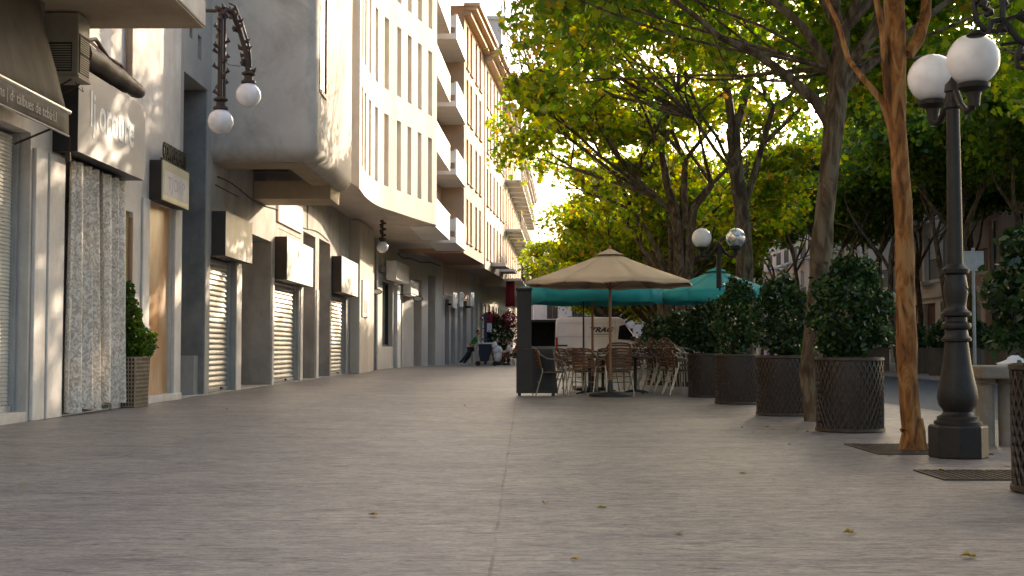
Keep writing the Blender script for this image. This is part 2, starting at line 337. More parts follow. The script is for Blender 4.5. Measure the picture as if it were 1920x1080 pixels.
def thing(name, label, cat, loc=(0, 0, 0), rz=0, group=None):
    o = bpy.data.objects.new(name, None); COL.objects.link(o); o.location = loc; o.rotation_euler.z = rz
    o.empty_display_size = .2
    o['label'] = label; o['category'] = cat
    if group: o['group'] = group
    return o
def tag(o, label, cat, group=None):
    o['label'] = label; o['category'] = cat
    if group: o['group'] = group
    return o
KIDS = {}
def dup(root, loc, rz=None, label=None, group=None, scale=None):
    kids = {}
    for o in COL.objects:
        if o.parent is not None: kids.setdefault(o.parent.name, []).append(o)
    def rec(o, p):
        c = o.copy(); COL.objects.link(c)
        if p is not None: c.parent = p
        for ch in kids.get(o.name, []): rec(ch, c)
        return c
    r = rec(root, None); r.location = loc
    if rz is not None: r.rotation_euler.z = rz
    if label: r['label'] = label
    if group: r['group'] = group
    if scale: r.scale = scale
    return r
def text(name, body, mat, size, parent, loc, rot, extrude=.004, sx=1.0, offset=0.0, align='CENTER', shear=0):
    c = bpy.data.curves.new(name, 'FONT'); c.body = body; c.size = size; c.extrude = extrude; c.offset = offset
    c.align_x = align; c.align_y = 'CENTER'; c.shear = shear; c.resolution_u = 3
    tmp = bpy.data.objects.new(name, c); COL.objects.link(tmp)
    dg = bpy.context.evaluated_depsgraph_get(); dg.update()
    me = bpy.data.meshes.new_from_object(tmp.evaluated_get(dg)); bpy.data.objects.remove(tmp); bpy.data.curves.remove(c)
    me.name = name; me.materials.clear(); me.materials.append(mat)
    o = bpy.data.objects.new(name, me); COL.objects.link(o); o.parent = parent
    off = Vector((0, 0, 0)); p = parent
    while p is not None: off += p.location; p = p.parent
    o.location = Vector(loc) - off; o.rotation_euler = rot; o.scale = (sx, 1, 1)
    return o
FACE_X = (pi / 2, 0, pi / 2)      # text upright, read by someone looking along -X

# ------------------------------------------------------------------ ground
def struct(name, mb, mat, **kw):
    o = mb.build(name, mat, **kw); o['kind'] = 'structure'; return o
struct('ground', MB().quad((-400, -60, -.16), (400, -60, -.16), (400, 700, -.16), (-400, 700, -.16)), M['earth'])
struct('pavement', MB().prism([(-12, -12), (5.75, -12), (5.75, 45), (11.2, 110), (12.4, 140), (-12, 140)], -.15, 0), M['paving'])
struct('kerb', MB().prism([(5.753, -12), (5.95, -12), (5.95, 45), (11.4, 110), (12.6, 140), (12.403, 140), (11.203, 110), (5.753, 45)], -.15, -.004), M['kerb'], bevel=.015)
struct('road', MB().poly([(5.95, -12, -.12), (13, -12, -.12), (13, 140, -.12), (12.6, 140, -.12), (11.4, 110, -.12), (5.95, 45, -.12)]), M['asphalt'])
struct('far_kerb', MB().box(13, 13.2, -12, 140, -.15, -.004), M['kerb'], bevel=.015)
struct('far_pavement', MB().box(13.203, 40, -12, 140, -.15, -.002), M['paving'])

# ------------------------------------------------------------------ facades
class Path:
    def __init__(s, pts):
        s.p = [Vector((x, y)) for x, y in pts]; s.c = [0]
        for a, b in zip(s.p, s.p[1:]): s.c.append(s.c[-1] + (b - a).length)
        s.len = s.c[-1]
    def seg(s, t):
        for i in range(len(s.c) - 2):
            if t < s.c[i + 1] - 1e-6: return i
        return len(s.c) - 2
    def at(s, t, z, d=0.0, t0=None):
        i = s.seg(t if t0 is None else t0); a, b = s.p[i], s.p[i + 1]; u = (b - a).normalized(); q = a + u * (t - s.c[i])
        return Vector((q.x - u.y * d, q.y + u.x * d, z))
    def y2s(s, y):
        for i in range(len(s.p) - 1):
            a, b = s.p[i], s.p[i + 1]
            if (a.y - y) * (b.y - y) <= 0 and a.y != b.y: return s.c[i] + (y - a.y) / (b.y - a.y) * (b - a).length
        return 0
def facade(path, z0, z1, holes, mb=None, depth=.25):
    mb = mb or MB()
    S = sorted(set([round(c, 4) for c in path.c] + [round(h[k], 4) for h in holes for k in (0, 1)]))
    Z = sorted(set([z0, z1] + [h[k] for h in holes for k in (2, 3)]))
    Z = [z for z in Z if z0 - 1e-6 <= z <= z1 + 1e-6]
    for a, b in zip(S, S[1:]):
        if b - a < 1e-4: continue
        m = (a + b) / 2
        for c, d in zip(Z, Z[1:]):
            n = (c + d) / 2
            if any(h[0] < m < h[1] and h[2] < n < h[3] for h in holes): continue
            mb.quad(path.at(a, c, 0, m), path.at(b, c, 0, m), path.at(b, d, 0, m), path.at(a, d, 0, m))
    for h in holes:
        a, b, c, d = h[:4]; D = h[4] if len(h) > 4 else depth; m = (a + b) / 2
        P = lambda s_, z, dd: path.at(s_, z, dd, m)
        for (s1, q1, s2, q2) in ((a, c, a, d), (a, d, b, d), (b, d, b, c), (b, c, a, c)):
            if c <= z0 + 1e-6 and q1 == c and q2 == c: continue
            mb.quad(P(s1, q1, 0), P(s2, q2, 0), P(s2, q2, D), P(s1, q1, D))
    return mb
def pbox(mb, path, s0, s1, z0, z1, d0, d1):
    m = (s0 + s1) / 2
    P = lambda s_, z, d: path.at(s_, z, d, m)
    return mb.add([P(s0, z0, d0), P(s1, z0, d0), P(s1, z0, d1), P(s0, z0, d1), P(s0, z1, d0), P(s1, z1, d0), P(s1, z1, d1), P(s0, z1, d1)],
                  [(0, 3, 2, 1), (4, 5, 6, 7), (0, 1, 5, 4), (1, 2, 6, 5), (2, 3, 7, 6), (3, 0, 4, 7)])
def shell(mb, path, z0, z1, thick=9, roof=True):
    a0, a1 = path.at(0, z0), path.at(0, z0, thick); b0, b1 = path.at(path.len, z0), path.at(path.len, z0, thick)
    up = Vector((0, 0, z1 - z0))
    mb.quad(a0, a1, a1 + up, a0 + up); mb.quad(b0, b1, b1 + up, b0 + up); mb.quad(a1, b1, b1 + up, a1 + up)
    if roof:
        mb.poly([path.at(c, z1, 0) if i < len(path.c) - 1 else path.at(path.len, z1, 0) for i, c in enumerate(path.c)] + [b1 + up, a1 + up])
def window(root, path, s0, s1, z0, z1, depth, frame='white', glass='glass', bars=1, fw=.05, name='window'):
    m = MB()
    for (a, b, c, d) in ((s0, s0 + fw, z0, z1), (s1 - fw, s1, z0, z1), (s0 + fw, s1 - fw, z1 - fw, z1), (s0 + fw, s1 - fw, z0, z0 + fw)):
        pbox(m, path, a, b, c, d, depth - .05, depth + .02)
    for k in range(bars):
        t = s0 + (s1 - s0) * (k + 1) / (bars + 1); pbox(m, path, t - fw / 2, t + fw / 2, z0 + fw, z1 - fw, depth - .04, depth + .02)
    w = m.build(name, M[frame], root)
    pbox(MB(), path, s0 + .01, s1 - .01, z0 + .01, z1 - .01, depth + .025, depth + .05).build('pane', M[glass], w)
    return w
def slats(path, s0, s1, z0, z1, depth, pitch, bulge=.028):
    mb = MB(); n = max(1, int((z1 - z0) / pitch)); p = (z1 - z0) / n
    prof = [(0, 0), (.12, -.65), (.3, -1), (.5, -.85), (.72, -.35), (.93, 0)]
    rows = []
    for k in range(n):
        for u, d in prof: rows.append((z0 + (k + u) * p, depth + d * bulge))
    rows.append((z1, depth))
    for (za, da), (zb, db) in zip(rows, rows[1:]):
        mb.quad(path.at(s0, za, da), path.at(s1, za, da), path.at(s1, zb, db), path.at(s0, zb, db))
    return mb
def roller(name, label, path, s0, s1, z0, z1, depth, mat, pitch, group=None, bulge=.028):
    c = path.at((s0 + s1) / 2, 0, depth); t = thing(name, label, 'roller shutter', (c.x, c.y, 0), group=group)
    slats(path, s0, s1, z0 + .08, z1, depth, pitch, bulge).build('slats', mat, t)
    pbox(MB(), path, s0, s1, z0, z0 + .078, depth - .05, depth + .01).build('bottom_rail', M['steel'], t, bevel=.006)
    for a in (s0 - .07, s1 + .003):
        pbox(MB(), path, a, a + .067, z0, z1, depth - .07, depth + .02).build('guide_rail', M['steel'], t)
    pbox(MB(), path, (s0 + s1) / 2 + .3, (s0 + s1) / 2 + .42, z0 + .02, z0 + .07, depth - .09, depth - .053).build('lock', M['rustiron'], t)
    return t

LW = Path([(XW, 0), (XW, 51)])       # s along this path equals Y

# --- building A: old white-plaster shop house ----------------------------------------------------
yA = wy(333)
A = thing('shop_house', 'white plastered old shop house with stains and painted dappled shade, leftmost in the street', 'building', (XW, 14, 0))
holesA = [(12.2, wy(51), .12, 3.55, .45), (wy(109), wy(205), 0.02, 3.42, 1.2), (wy(229), wy(246), .25, 3.0, .07), (wy(276), wy(319), .12, 3.28, .05)]
pA = Path([(XW, -4), (XW, yA)])
mb = facade(pA, 0, 15, [(h[0] + 4, h[1] + 4) + h[2:] for h in holesA]); shell(mb, pA, 0, 15); mb.build('wall', M['plaster'], A)
for y0, y1, pr in ((wy(55), wy(78) - .01, .05), (wy(78) + .01, wy(108), .07), (wy(206), wy(228), .04), (wy(262), wy(275), .035), (wy(320), wy(333) - .02, .06)):
    pbox(MB(), LW, y0, y1, .0, 3.38 if pr > .045 and y0 < 17 else 3.3, -pr, -.002).build('pier', M['pier'], A, bevel=.012)
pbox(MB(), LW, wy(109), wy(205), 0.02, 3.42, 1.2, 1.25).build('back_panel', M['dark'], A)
d = MB()
for k in range(4):
    a = wy(109) + .06 + k * .62; pbox(d, LW, a, a + .05, .05, 3.4, .5, .56)
pbox(d, LW, wy(109), wy(205), 3.0, 3.06, .5, .56)
d.build('shop_door', M['darkbrown'], A)
pbox(MB(), LW, wy(229), wy(246), .25, 3.0, .07, .12).build('side_door', M['yellowdoor'], A)
mbp = MB(); mbp.tube([(XW + .035, wy(238), z) for z in (.3, 1.4, 2.9)], .035, 10); mbp.build('conduit', M['pipe'], A, smooth=True)
pbox(MB(), LW, wy(276), wy(319), .12, 3.28, .05, .10).build('stone_panel', M['marble'], A)
pbox(MB(), LW, wy(270), wy(333) - .02, 0, .12, -.085, -.063).build('step', M['pier'], A, bevel=.01)
# balcony slab near the top left corner of the view
s = MB(); s.box(XW, -4.15, 6.0, 16.5, 5.08, 5.42); A_b = s.build('balcony', M['plaster'], A, bevel=.02)
MB().box(XW + .01, -4.17, 6.02, 16.48, 5.06, 5.078).build('soffit', M['soffit'], A_b)
s = MB()
for k in range(54): s.tube([(-4.22, 6.2 + k * .19, 5.42), (-4.22, 6.2 + k * .19, 6.35)], .009, 5)
s.box(-4.245, -4.195, 6.1, 16.45, 6.35, 6.39); s.build('railing', M['iron'], A_b)
s = MB(); s.tube([(XW + .06, wy(228), 4.8), (XW + .06, wy(228), 12)], .055, 10); s.build('downpipe', M['pipe'], A, smooth=True)
for k, (y0, y1, z0, z1) in enumerate(((19.2, 20.4, 6.6, 9.0), (16.9, 18.1, 6.6, 9.0))):
    w_ = MB(); pbox(w_, LW, y0, y1, z0, z1, -.06, -.003); wf = w_.build('window', M['greywall'], A)
    pbox(MB(), LW, y0 + .08, y1 - .08, z0 + .08, z1 - .08, -.075, -.061).build('shutter_leaf', M['pipe'], wf)

# wall fascia holding the awning, awning
AW = thing('awning', 'dark brown canvas shop awning with faint white lettering on its valance', 'awning', (-5.6, 13.4, 3.5))
s = MB(); y0, y1 = 10.5, 15.03
n = 26
top = [(-5.76 + .012 * sin(i * 1.9), y0 + (y1 - y0) * i / n) for i in range(n + 1)]
ringsv = []
for zf in np.linspace(0, 1, 7):
    ringsv.append([(x + (-5.43 - x) * zf ** 1.15 + .010 * sin(i * .9 + zf * 5) * sin(pi * zf), y, 5.02 - 1.32 * zf) for i, (x, y) in enumerate(top)])
s.loft(ringsv, False, False); o = s.build('canvas', M['awning'], AW, smooth=True)
sm = o.modifiers.new('solid', 'SOLIDIFY'); sm.thickness = .006
s = MB(); s.tube([(-5.41, y0, 3.7), (-5.41, y1 + .06, 3.7)], .026, 12); s.build('front_bar', M['chrome'], AW, smooth=True)
rv = []
for zf in np.linspace(0, 1, 4):
    rv.append([(-5.405 + .01 * sin(i * 1.3) * zf, y0 + (y1 - y0) * i / n, 3.668 - .27 * zf) for i in range(n + 1)])
s = MB(); s.loft(rv, False, False); o = s.build('valance', M['awning'], AW, smooth=True); sm = o.modifiers.new('solid', 'SOLIDIFY'); sm.thickness = .006
s = MB(); s.tube([(-5.393, y0, 3.405), (-5.393, y1, 3.405)], .012, 6); s.build('hem', M['letterfaint'], AW)
text('lettering', 'coná molins | d· tàlbues de tcbà·l.l', M['letterfaint'], .17, AW, (-5.378, 13.45, 3.545), FACE_X, .001, .98)
for y in (15.0, 11.0):
    s = MB(); s.tube([(-5.43, y, 3.69), (-5.60, y + .04, 3.5), (XW + .02, y + .08, 3.32)], .014, 8); s.build('folding_arm', M['rustiron'], AW)
s = MB(); s.box(XW + .003, -5.77, 10.4, 15.2, 3.8, 5.05); s.build('cassette', M['awning'], AW)
s = MB(); s.tube([(-5.40, 15.1, 3.40), (-5.44, 15.2, 3.30), (-5.5, 15.3, 3.22)], .006, 5); s.tube([(-5.5, 15.3, 3.26), (-5.5, 15.32, 3.15)], .035, 6); s.build('crank_hook', M['rustiron'], AW)

# air-conditioning unit
AC = thing('air_conditioner', 'cream box air conditioner with louvred grilles above the awning', 'air conditioner', (-5.7, 15.8, 4.22))
MB().box(-5.93, -5.5, 15.6, 16.02, 4.26, 5.045).build('casing', M['acpaint'], AC, bevel=.015)
g = MB()
for k in range(11): g.box(-5.89, -5.585, 15.588, 15.598, 4.33 + k * .030, 4.345 + k * .030)
gb = MB().box(-5.9, -5.575, 15.594, 15.599, 4.31, 4.67).build('grille', M['dark'], AC); g.build('louvres', M['acpaint'], gb)
g = MB()
for k in range(15): g.box(-5.498, -5.488, 15.65, 15.98, 4.31 + k * .028 + (.03 if k > 7 else 0), 4.324 + k * .028 + (.03 if k > 7 else 0))
gb = MB().box(-5.499, -5.494, 15.63, 15.99, 4.3, 4.79).build('grille', M['dark'], AC); g.build('louvres', M['acpaint'], gb)
MB().box(-5.95, -5.48, 15.585, 16.04, 4.225, 4.257).build('tray', M['acpaint'], AC, bevel=.008)
s = MB()
for y in (15.66, 15.96): s.box(XW, -5.94, y - .02, y + .02, 4.23, 4.255); s.tube([(XW, y, 3.95), (-5.6, y, 4.22)], .012, 6)
s.build('bracket', M['rustiron'], AC)
s = MB(); s.tube([(-5.6, 15.8, 4.22), (-5.57, 15.85, 4.14), (-5.55, 15.95, 4.12), (-5.6, 16.05, 4.2)], .005, 5); s.build('cable', M['iron'], AC)

# big grey shop sign
SG = thing('shop_sign', 'large grey shop sign box with white lowercase lettering above lace curtain', 'sign', (XW, 17.8, 3.4))
MB().box(XW + .002, -5.752, 16.35, 19.25, 3.43, 4.55).build('box', M['black'], SG)
MB().box(-5.752, -5.748, 16.35, 19.25, 3.43, 4.55).build('face_panel', M['signgrey'], SG)
text('lettering', 'lj.oroure', M['letter'], .68, SG, (-5.746, 17.74, 4.05), FACE_X, .004, .80, .012)

# rolled old awning tube and pipes over the sign
RT = thing('rolled_awning', 'dark weathered rolled-up awning tube lying above the grey sign', 'awning roll', (-5.87, 18.2, 4.7))
s = MB(); rr_ = random.Random(4)
pts = [(-5.88 + rr_.uniform(-.015, .015), 16.75 + k * .2, 4.80 + rr_.uniform(-.01, .012)) for k in range(14)]
s.tube(pts, [.175, .18, .17, .175, .16, .165, .155, .15, .145, .135, .135, .12, .12, .10], 12); s.build('roll', M['rustiron'], RT, smooth=True)
s = MB(); s.tube([(-5.9, 16.9, 5.0), (-5.86, 17.3, 5.12), (-5.88, 17.9, 5.0), (-5.86, 18.4, 5.02), (-5.9, 18.65, 4.94), (-5.9, 18.66, 4.78)], [.03, .03, .025, .02, .014, .014], 7); s.build('torn_canvas', M['rustiron'], RT)
s = MB()
for dx in (0, .03): s.tube([(-5.93 + dx, 17.2, 5.08), (-5.93 + dx, 18.1, 5.02), (-5.92 + dx, 18.55, 5.03), (-5.92 + dx, 18.75, 4.97), (-5.92 + dx, 18.78, 4.75)], .010, 6)
s.tube([(-5.93, 18.8, 5.05), (-5.9, 19.0, 4.9), (-5.8, 19.25, 4.82)], .008, 5)
s.build('copper_pipes', M['copper'], RT, smooth=True)

# lace curtain
LC = thing('lace_curtain', 'pale floral lace curtain hanging across the shop doorway', 'curtain', (XW + .1, 17.8, 0))
y0, y1 = 16.74, 19.05
def lace(a, b, zt, zb, seed):
    n = int((b - a) / .02); m_ = 34; rg = random.Random(seed); ph = [rg.uniform(0, 6) for _ in range(6)]; rings = []
    for j in range(m_ + 1):
        t = j / m_; z = zt + (zb - zt) * t; row = []
        for i in range(n + 1):
            u = a + (b - a) * i / n
            amp = .030 + .040 * t
            x = XW + .11 + amp * (sin(u * 17 + ph[0] + .5 * sin(u * 5 + t)) + .6 * sin(u * 37 + ph[1] + t * .8) + .3 * sin(u * 63 + ph[2]))
            row.append((x, u + .03 * sin(t * 4 + ph[3]) * t + (.10 * t * t * (i / n)), z + (.015 * sin(u * 16 + ph[4]) + .02 * sin(u * 7)) * (t > .99)))
        rings.append(row)
    return MB().loft(rings, False, False)
lace(y0, 17.85, 3.38, .06, 1).build('drape', M['lace'], LC, smooth=True)
lace(17.87, y1 - .1, 3.38, .10, 2).build('drape', M['lace'], LC, smooth=True)
s = MB(); s.tube([(XW + .09, y0 - .05, 3.39), (XW + .09, y1, 3.39)], .018, 8); s.build('rail', M['iron'], LC)

# cream roller shutter of shop A
roller('roller_shutter', 'cream roller shutter under the dark awning, leftmost shop', LW, 12.27, wy(51) - .09, .12, 3.5, .2, M['shutterwhite'], .047, bulge=.012)

# small lightbox sign with cut letters
LB = thing('lightbox_sign', 'small cream lightbox sign with dark cut-out letters standing on top', 'sign', (-5.95, 21.4, 3.3))
MB().box(XW + .003, -5.875, 20.62, 22.2, 3.3, 3.95).build('case', M['darkbrown'], LB)
f_ = MB().box(-5.875, -5.85, 20.6, 22.22, 3.3, 3.95).build('face_frame', M['cream'], LB, bevel=.006)
MB().box(-5.85, -5.846, 20.7, 22.12, 3.4, 3.8).build('panel', M['pier'], f_)
text('lettering', 'TJORP', M['letterviolet'], .30, LB, (-5.845, 21.4, 3.6), FACE_X, .001, 1.25)
text('cut_lettering', 'COMPLEMENTS', M['iron'], .36, LB, (-5.885, 21.41, 4.12), FACE_X, .012, .56, .012)
MB().box(-5.90, -5.87, 20.62, 22.2, 3.95, 3.99).build('letter_rail', M['iron'], LB)

# --- building B: narrow grey stone house with tall doorway ------------------------------------
yB = wy(391)
B = thing('grey_house', 'narrow grey house with a very tall dark recessed doorway', 'building', (XW, (yA + yB) / 2, 0))
pB = Path([(XW, yA), (XW, yB)]); h0, h1 = wy(339) - yA, wy(384) - yA
hb = [(h0, h1, .02, 5.85, 1.4), (.55, .75, 6.55, 6.75, .2), (1.15, 1.42, 6.3, 6.75, .2)]
mb = facade(pB, 0, 15.5, hb); shell(mb, pB, 0, 15.5); mb.build('wall', M['greywall'], B)
pbox(MB(), pB, h1 - .02, h1 - .003, 0.02, 5.84, .02, 1.39).build('doorway_side', M['greystone'], B)
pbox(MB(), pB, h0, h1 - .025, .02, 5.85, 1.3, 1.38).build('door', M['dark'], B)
pbox(MB(), pB, h1 - .32, h1 - .025, .02, .75, .12, .5).build('plinth', M['greywall'], B, bevel=.01)
for h in hb[1:]: pbox(MB(), pB, h[0], h[1], h[2], h[3], .2, .23).build('window', M['glass'], B)

# --- building C: concrete building with bay ---------------------------------------------------
yC = wy(655)
C = thing('concrete_building', 'grey concrete building with overhanging rounded bay and three shuttered shops', 'building', (XW, 33, 0))
pC = Path([(XW, yB), (XW, yC)])
q = lambda px: wy(px) - yB
HC = [(.06, q(440), 0.02, 2.72, .5), (q(452), q(507), .02, 3.45, 1.7), (q(514), q(560), .02, 2.7, .5), (q(567), q(590), .02, 4.12, 1.5), (q(597), q(618), .02, 4.15, 1.5), (q(621), q(649), .02, 2.75, .5)]
mb = facade(pC, 0, 15.2, HC); shell(mb, pC, 0, 15.2); mb.build('wall', M['concrete'], C)
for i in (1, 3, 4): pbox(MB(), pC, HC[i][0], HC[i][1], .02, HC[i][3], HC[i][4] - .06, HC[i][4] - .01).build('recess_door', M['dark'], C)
pbox(MB(), pC, q(516), q(562), 4.0, 4.95, -.06, -.003).build('wall_hatch', M['pier'], C, bevel=.008)
for a, b, z in ((q(400), q(445), 4.1), (q(520), q(562), 3.85)): pbox(MB(), pC, a, b, z, z + .02, -.006, -.002).build('joint', M['dark'], C)
for a, b in ((q(440) + .03, q(450)), (q(508) + .02, q(513) - .08), (q(561) + .05, q(566)), (q(591) + .05, q(596))):
    pbox(MB(), pC, a, b, .0, 2.6, -.03, -.002).build('pier', M['pier'], C, bevel=.01)
s = MB(); s.tube([pC.at(t_, 4.25 + .06 * sin(t_ * 1.1), -.025) for t_ in np.linspace(.5, 15, 24)], .012, 5); s.tube([pC.at(11.0, z, -.03) for z in (4.2, 5, 6)], .016, 5); s.build('cable', M['iron'], C)
# bay: rounded-edged box
def rrect(x0, x1, y0, y1, r, n=6):
    pts = [(x0, y0)]
    for k in range(n + 1):
        t = -pi / 2 + pi / 2 * k / n; pts.append((x1 - r + r * cos(t), y0 + r + r * sin(t)))
    for k in range(n + 1):
        t = pi / 2 * k / n; pts.append((x1 - r + r * cos(t), y1 - r + r * sin(t)))
    pts.append((x0, y1)); return pts
s = MB(); rings = []
rb = .30
for k in range(7):
    t = pi / 2 * k / 6; ins = rb * (1 - sin(t)); z = 4.54 + rb * (1 - cos(t))
    rings.append([(x, y, z) for x, y in rrect(XW - .02, -4.04 - ins, yB + ins, 30.1 - ins * .4, .30)])
for z in (5.2, 6, 7, 8, 10, 12, 15): rings.append([(x, y, z) for x, y in rrect(XW - .02, -4.04, yB, 30.1, .30)])
s.loft(rings, False); BAY = s.build('bay', M['bay'], C, smooth=True)
# soffit with a deep recess
s = MB(); z = 4.545
X0, X1, Y0, Y1 = XW + .01, -4.34, yB + .3, 29.95
s.box(X0, X1, Y0, Y0 + .9, z - .02, z + .1); s.box(X0, X1, 28.6, Y1, z - .3, z + .1); s.box(-4.75, X1, Y0 + .9, 28.6, z - .02, z + .1)
s.quad((X0, Y0 + .9, 5.0), (-4.75, Y0 + .9, 5.0), (-4.75, 28.6, 5.0), (X0, 28.6, 5.0))
s.quad((X0, Y0 + .9, 4.6), (-4.75, Y0 + .9, 4.6), (-4.75, Y0 + .9, 5.0), (X0, Y0 + .9, 5.0))
s.build('soffit', M['soffit'], BAY)
s = MB(); s.tube([(-5.75, 26.4, 4.75), (-5.35, 26.4, 4.7), (-5.0, 26.4, 4.68)], [.13, .16, .12], 10); s.tube([(-5.6, 26.3, 4.56), (-4.85, 26.3, 4.56)], .03, 7); s.build('fan_duct', M['rustiron'], BAY, smooth=True)
pX = Path([(-4.04, yB), (-4.04, 30.1)])
w_ = MB(); pbox(w_, pX, .42, .52, 5.95, 11.5, -.012, -.002); pbox(w_, pX, 1.15, 1.25, 5.95, 11.5, -.03, -.002); pbox(w_, pX, .52, 1.15, 5.95, 6.03, -.03, -.002)
wf = w_.build('window', M['redbrown'], BAY); pbox(MB(), pX, .52, 1.15, 6.03, 11.5, -.006, -.002).build('pane', M['glass'], wf)
GS = 'roller shutters of the concrete building'
roller('roller_shutter', 'dappled grey roller shutter beside the tall grey doorway', pC, .16, q(438), .03, 2.68, .16, M['shutter'], .105)
roller('roller_shutter', 'half sunlit grey roller shutter of middle shop under concrete bay', pC, q(515), q(559), .03, 2.62, .16, M['shutter'], .115)
roller('roller_shutter', 'grey roller shutter next to beige pillar, farthest of the three', pC, q(622), q(648), .03, 2.62, .16, M['shutter'], .125)
def signbox(label, y0, y1, z0, z1, pr):
    t = thing('sign_box', label, 'sign box', (XW, (y0 + y1) / 2, z0), group='blank metal sign boxes over shutters')
    MB().box(XW + .003, XW + pr - .004, y0, y1, z0, z1).build('casing', M['darkbrown'], t)  # shade on the sides turned from the sun is put into the colour
    MB().box(XW + pr - .004, XW + pr, y0, y1, z0, z1).build('face_panel', M['boxmetal'], t)
signbox('blank grey sign box over the shutter beside the tall doorway', yB + .13, wy(472) - 1.35, 2.69, 3.56, .28)
signbox('blank grey sign box over the middle shutter under the bay', 31.15, 35.0, 2.56, 3.62, .30)
signbox('pale sunlit blank sign box over the shutter beside beige pillar', 40.35, 44.3, 2.66, 3.8, .33)

# --- building D: beige apartments, curved facade ----------------------------------------------
def smooth_path(pts, n=5):
    out = []
    P = [Vector(p) for p in pts]; P = [P[0] * 2 - P[1]] + P + [P[-1] * 2 - P[-2]]
    for i in range(1, len(P) - 2):
        for k in range(n):
            t = k / n; a, b, c, d = P[i - 1:i + 3]
            out.append(tuple(.5 * ((2 * b) + (c - a) * t + (2 * a - 5 * b + 4 * c - d) * t * t + (3 * b - a - 3 * c + d) * t ** 3)))
    out.append(tuple(P[-2])); return out
D = thing('beige_apartments', 'tall beige apartment building with curved facade and narrow slit windows', 'building', (-5, 42, 0))
dp = smooth_path([(-4.65, 36), (-4.72, 38.3), (-4.6, 40.6), (-4.2, 42.5), (-3.7, 44.8), (-3.2, 46.8)])
pD = Path(dp)
cols = [pD.y2s(y) for y in (36.9, 37.8, 38.9, 40.1, 41.35, 42.6, 43.75, 44.9, 46.05)]
holes = []
for zz_ in (6.15, 9.32, 12.5, 15.65):
    for c in cols: holes.append((c - .23, c + .23, zz_, zz_ + 2.35, .3))
mb = facade(pD, 5.4, 18.6, holes, depth=.3)
mb.quad((XW, 36, 5.4), (-4.65, 36, 5.4), (-4.65, 36, 18.6), (XW, 36, 18.6))
e = Vector((dp[-1][0], dp[-1][1], 5.4)); e2 = e + Vector((-2.2, .5, 0)); up = Vector((0, 0, 13.2)); mb.quad(e, e2, e2 + up, e + up)
mb.poly([(x, y, 18.6) for x, y in dp] + [(-12, 47.5, 18.6), (-12, 36, 18.6)])
mb.build('facade', M['beige'], D)
MB().poly([(x, y, 5.41) for x, y in dp] + [(-3.4, 52, 5.41), (-4.0, 66, 5.41), (XW - .2, 60, 5.41), (XW - .2, 31, 5.41), (-4.95, 31, 5.41)]).build('soffit', M['beige'], D)
rgb_ = random.Random(77)
for h in holes:
    sp = rgb_.choice((.55, .55, .5, .62, .9, .3, .06)); lo_ = rgb_.choice((.62, .62, .62, .66, .58))
    w_ = MB(); pbox(w_, pD, h[0] + .02, h[1] - .02, h[2] + lo_ + .02, h[3] - sp, .2, .24); wf = w_.build('window', M['blind'], D)
    pbox(MB(), pD, h[0] + .02, h[1] - .02, h[2] + .02, h[2] + lo_, .19, .23).build('lower_pane', M['whitepane'], wf)
    pbox(MB(), pD, h[0] + .02, h[1] - .02, h[3] - sp + .01, h[3] - .02, .22, .26).build('upper_pane', M['whitepane'], wf)
# ground floor of D
pG = Path([(XW, yC), (XW, 51), (-5.62, 60), (-4.15, 65.5)])
gy = lambda y: pG.y2s(y)
HD = [(gy(49.3), gy(50.9), .02, 5.0, .5), (gy(51.5), gy(52.6), .6, 4.9, .5), (gy(53.7), gy(56.6), .95, 3.75, .35), (gy(58.2), gy(59.4), .02, 4.4, .6), (gy(61.3), gy(62.4), .02, 4.2, .6), (gy(63.3), gy(64.4), .02, 4.5, .6)]
mb = facade(pG, 0, 5.4, HD); mb.build('ground_floor', M['palegrey'], D)
s = MB(); s.tube([pG.at(gy(51.2), z, -.17) for z in (.0, 2.5, 5.3)], .05, 8); s.build('downpipe', M['steel'], D, smooth=True)
s = MB(); s.tube([pG.at(gy(y), 5.1 + .05 * sin(y * 2.2), -.05) for y in np.linspace(50, 65, 22)], .025, 5); s.build('cable', M['iron'], D)
pbox(MB(), pG, .02, gy(48.9), 0, 5.38, -.35, -.003).build('pillar', M['beige'], D, bevel=.02)
for i, h in enumerate(HD):
    if i in (1, 2): window(D, pG, h[0], h[1], h[2], h[3], h[4] - .1, 'black', 'glass', 0, .09)
    else: pbox(MB(), pG, h[0], h[1], .02, h[3], h[4] - .08, h[4] - .02).build('door', M['redbrown' if i == 4 else 'darkbrown'], D)
s = MB()
for k in range(7): pbox(s, pG, gy(53.2) + k * .6, gy(53.2) + k * .6 + .28, 4.3, 5.3, -.1, -.003)
s.build('vent_fins', M['palegrey'], D)
pbox(MB(), pG, gy(52.6), gy(57.8), 4.05, 4.3, -.18, -.003).build('lintel', M['greystone'], D)
pbox(MB(), pG, gy(51.0), gy(51.4), 0, 5.3, -.12, -.003).build('pier', M['greywall'], D, bevel=.01)
pbox(MB(), pG, gy(57.0), gy(58.0), 0, 3.7, -.15, -.003).build('pier', M['white'], D, bevel=.01)
def palebox(label, y0, y1, z0, z1, pr):
    c = pG.at(gy((y0 + y1) / 2), z0); t = thing('sign_box', label, 'sign box', c, group='pale sign boxes of the beige building')
    pbox(MB(), pG, gy(y0), gy(y1), z0, z1, -pr, -.19).build('casing', M['white'], t, bevel=.01)
    pbox(MB(), pG, gy(y0) + .1, gy(y1) - .1, z0 + .1, z1 - .1, -pr - .006, -pr - .002).build('face_panel', M['pier'], t)
palebox('pale blank sign box jutting over the shop window beneath beige flats', 53.5, 57.2, 3.76, 4.55, .62)
palebox('smaller pale sign box beside the first, near oval hanging sign', 58.4, 61.0, 3.3, 4.0, .55)
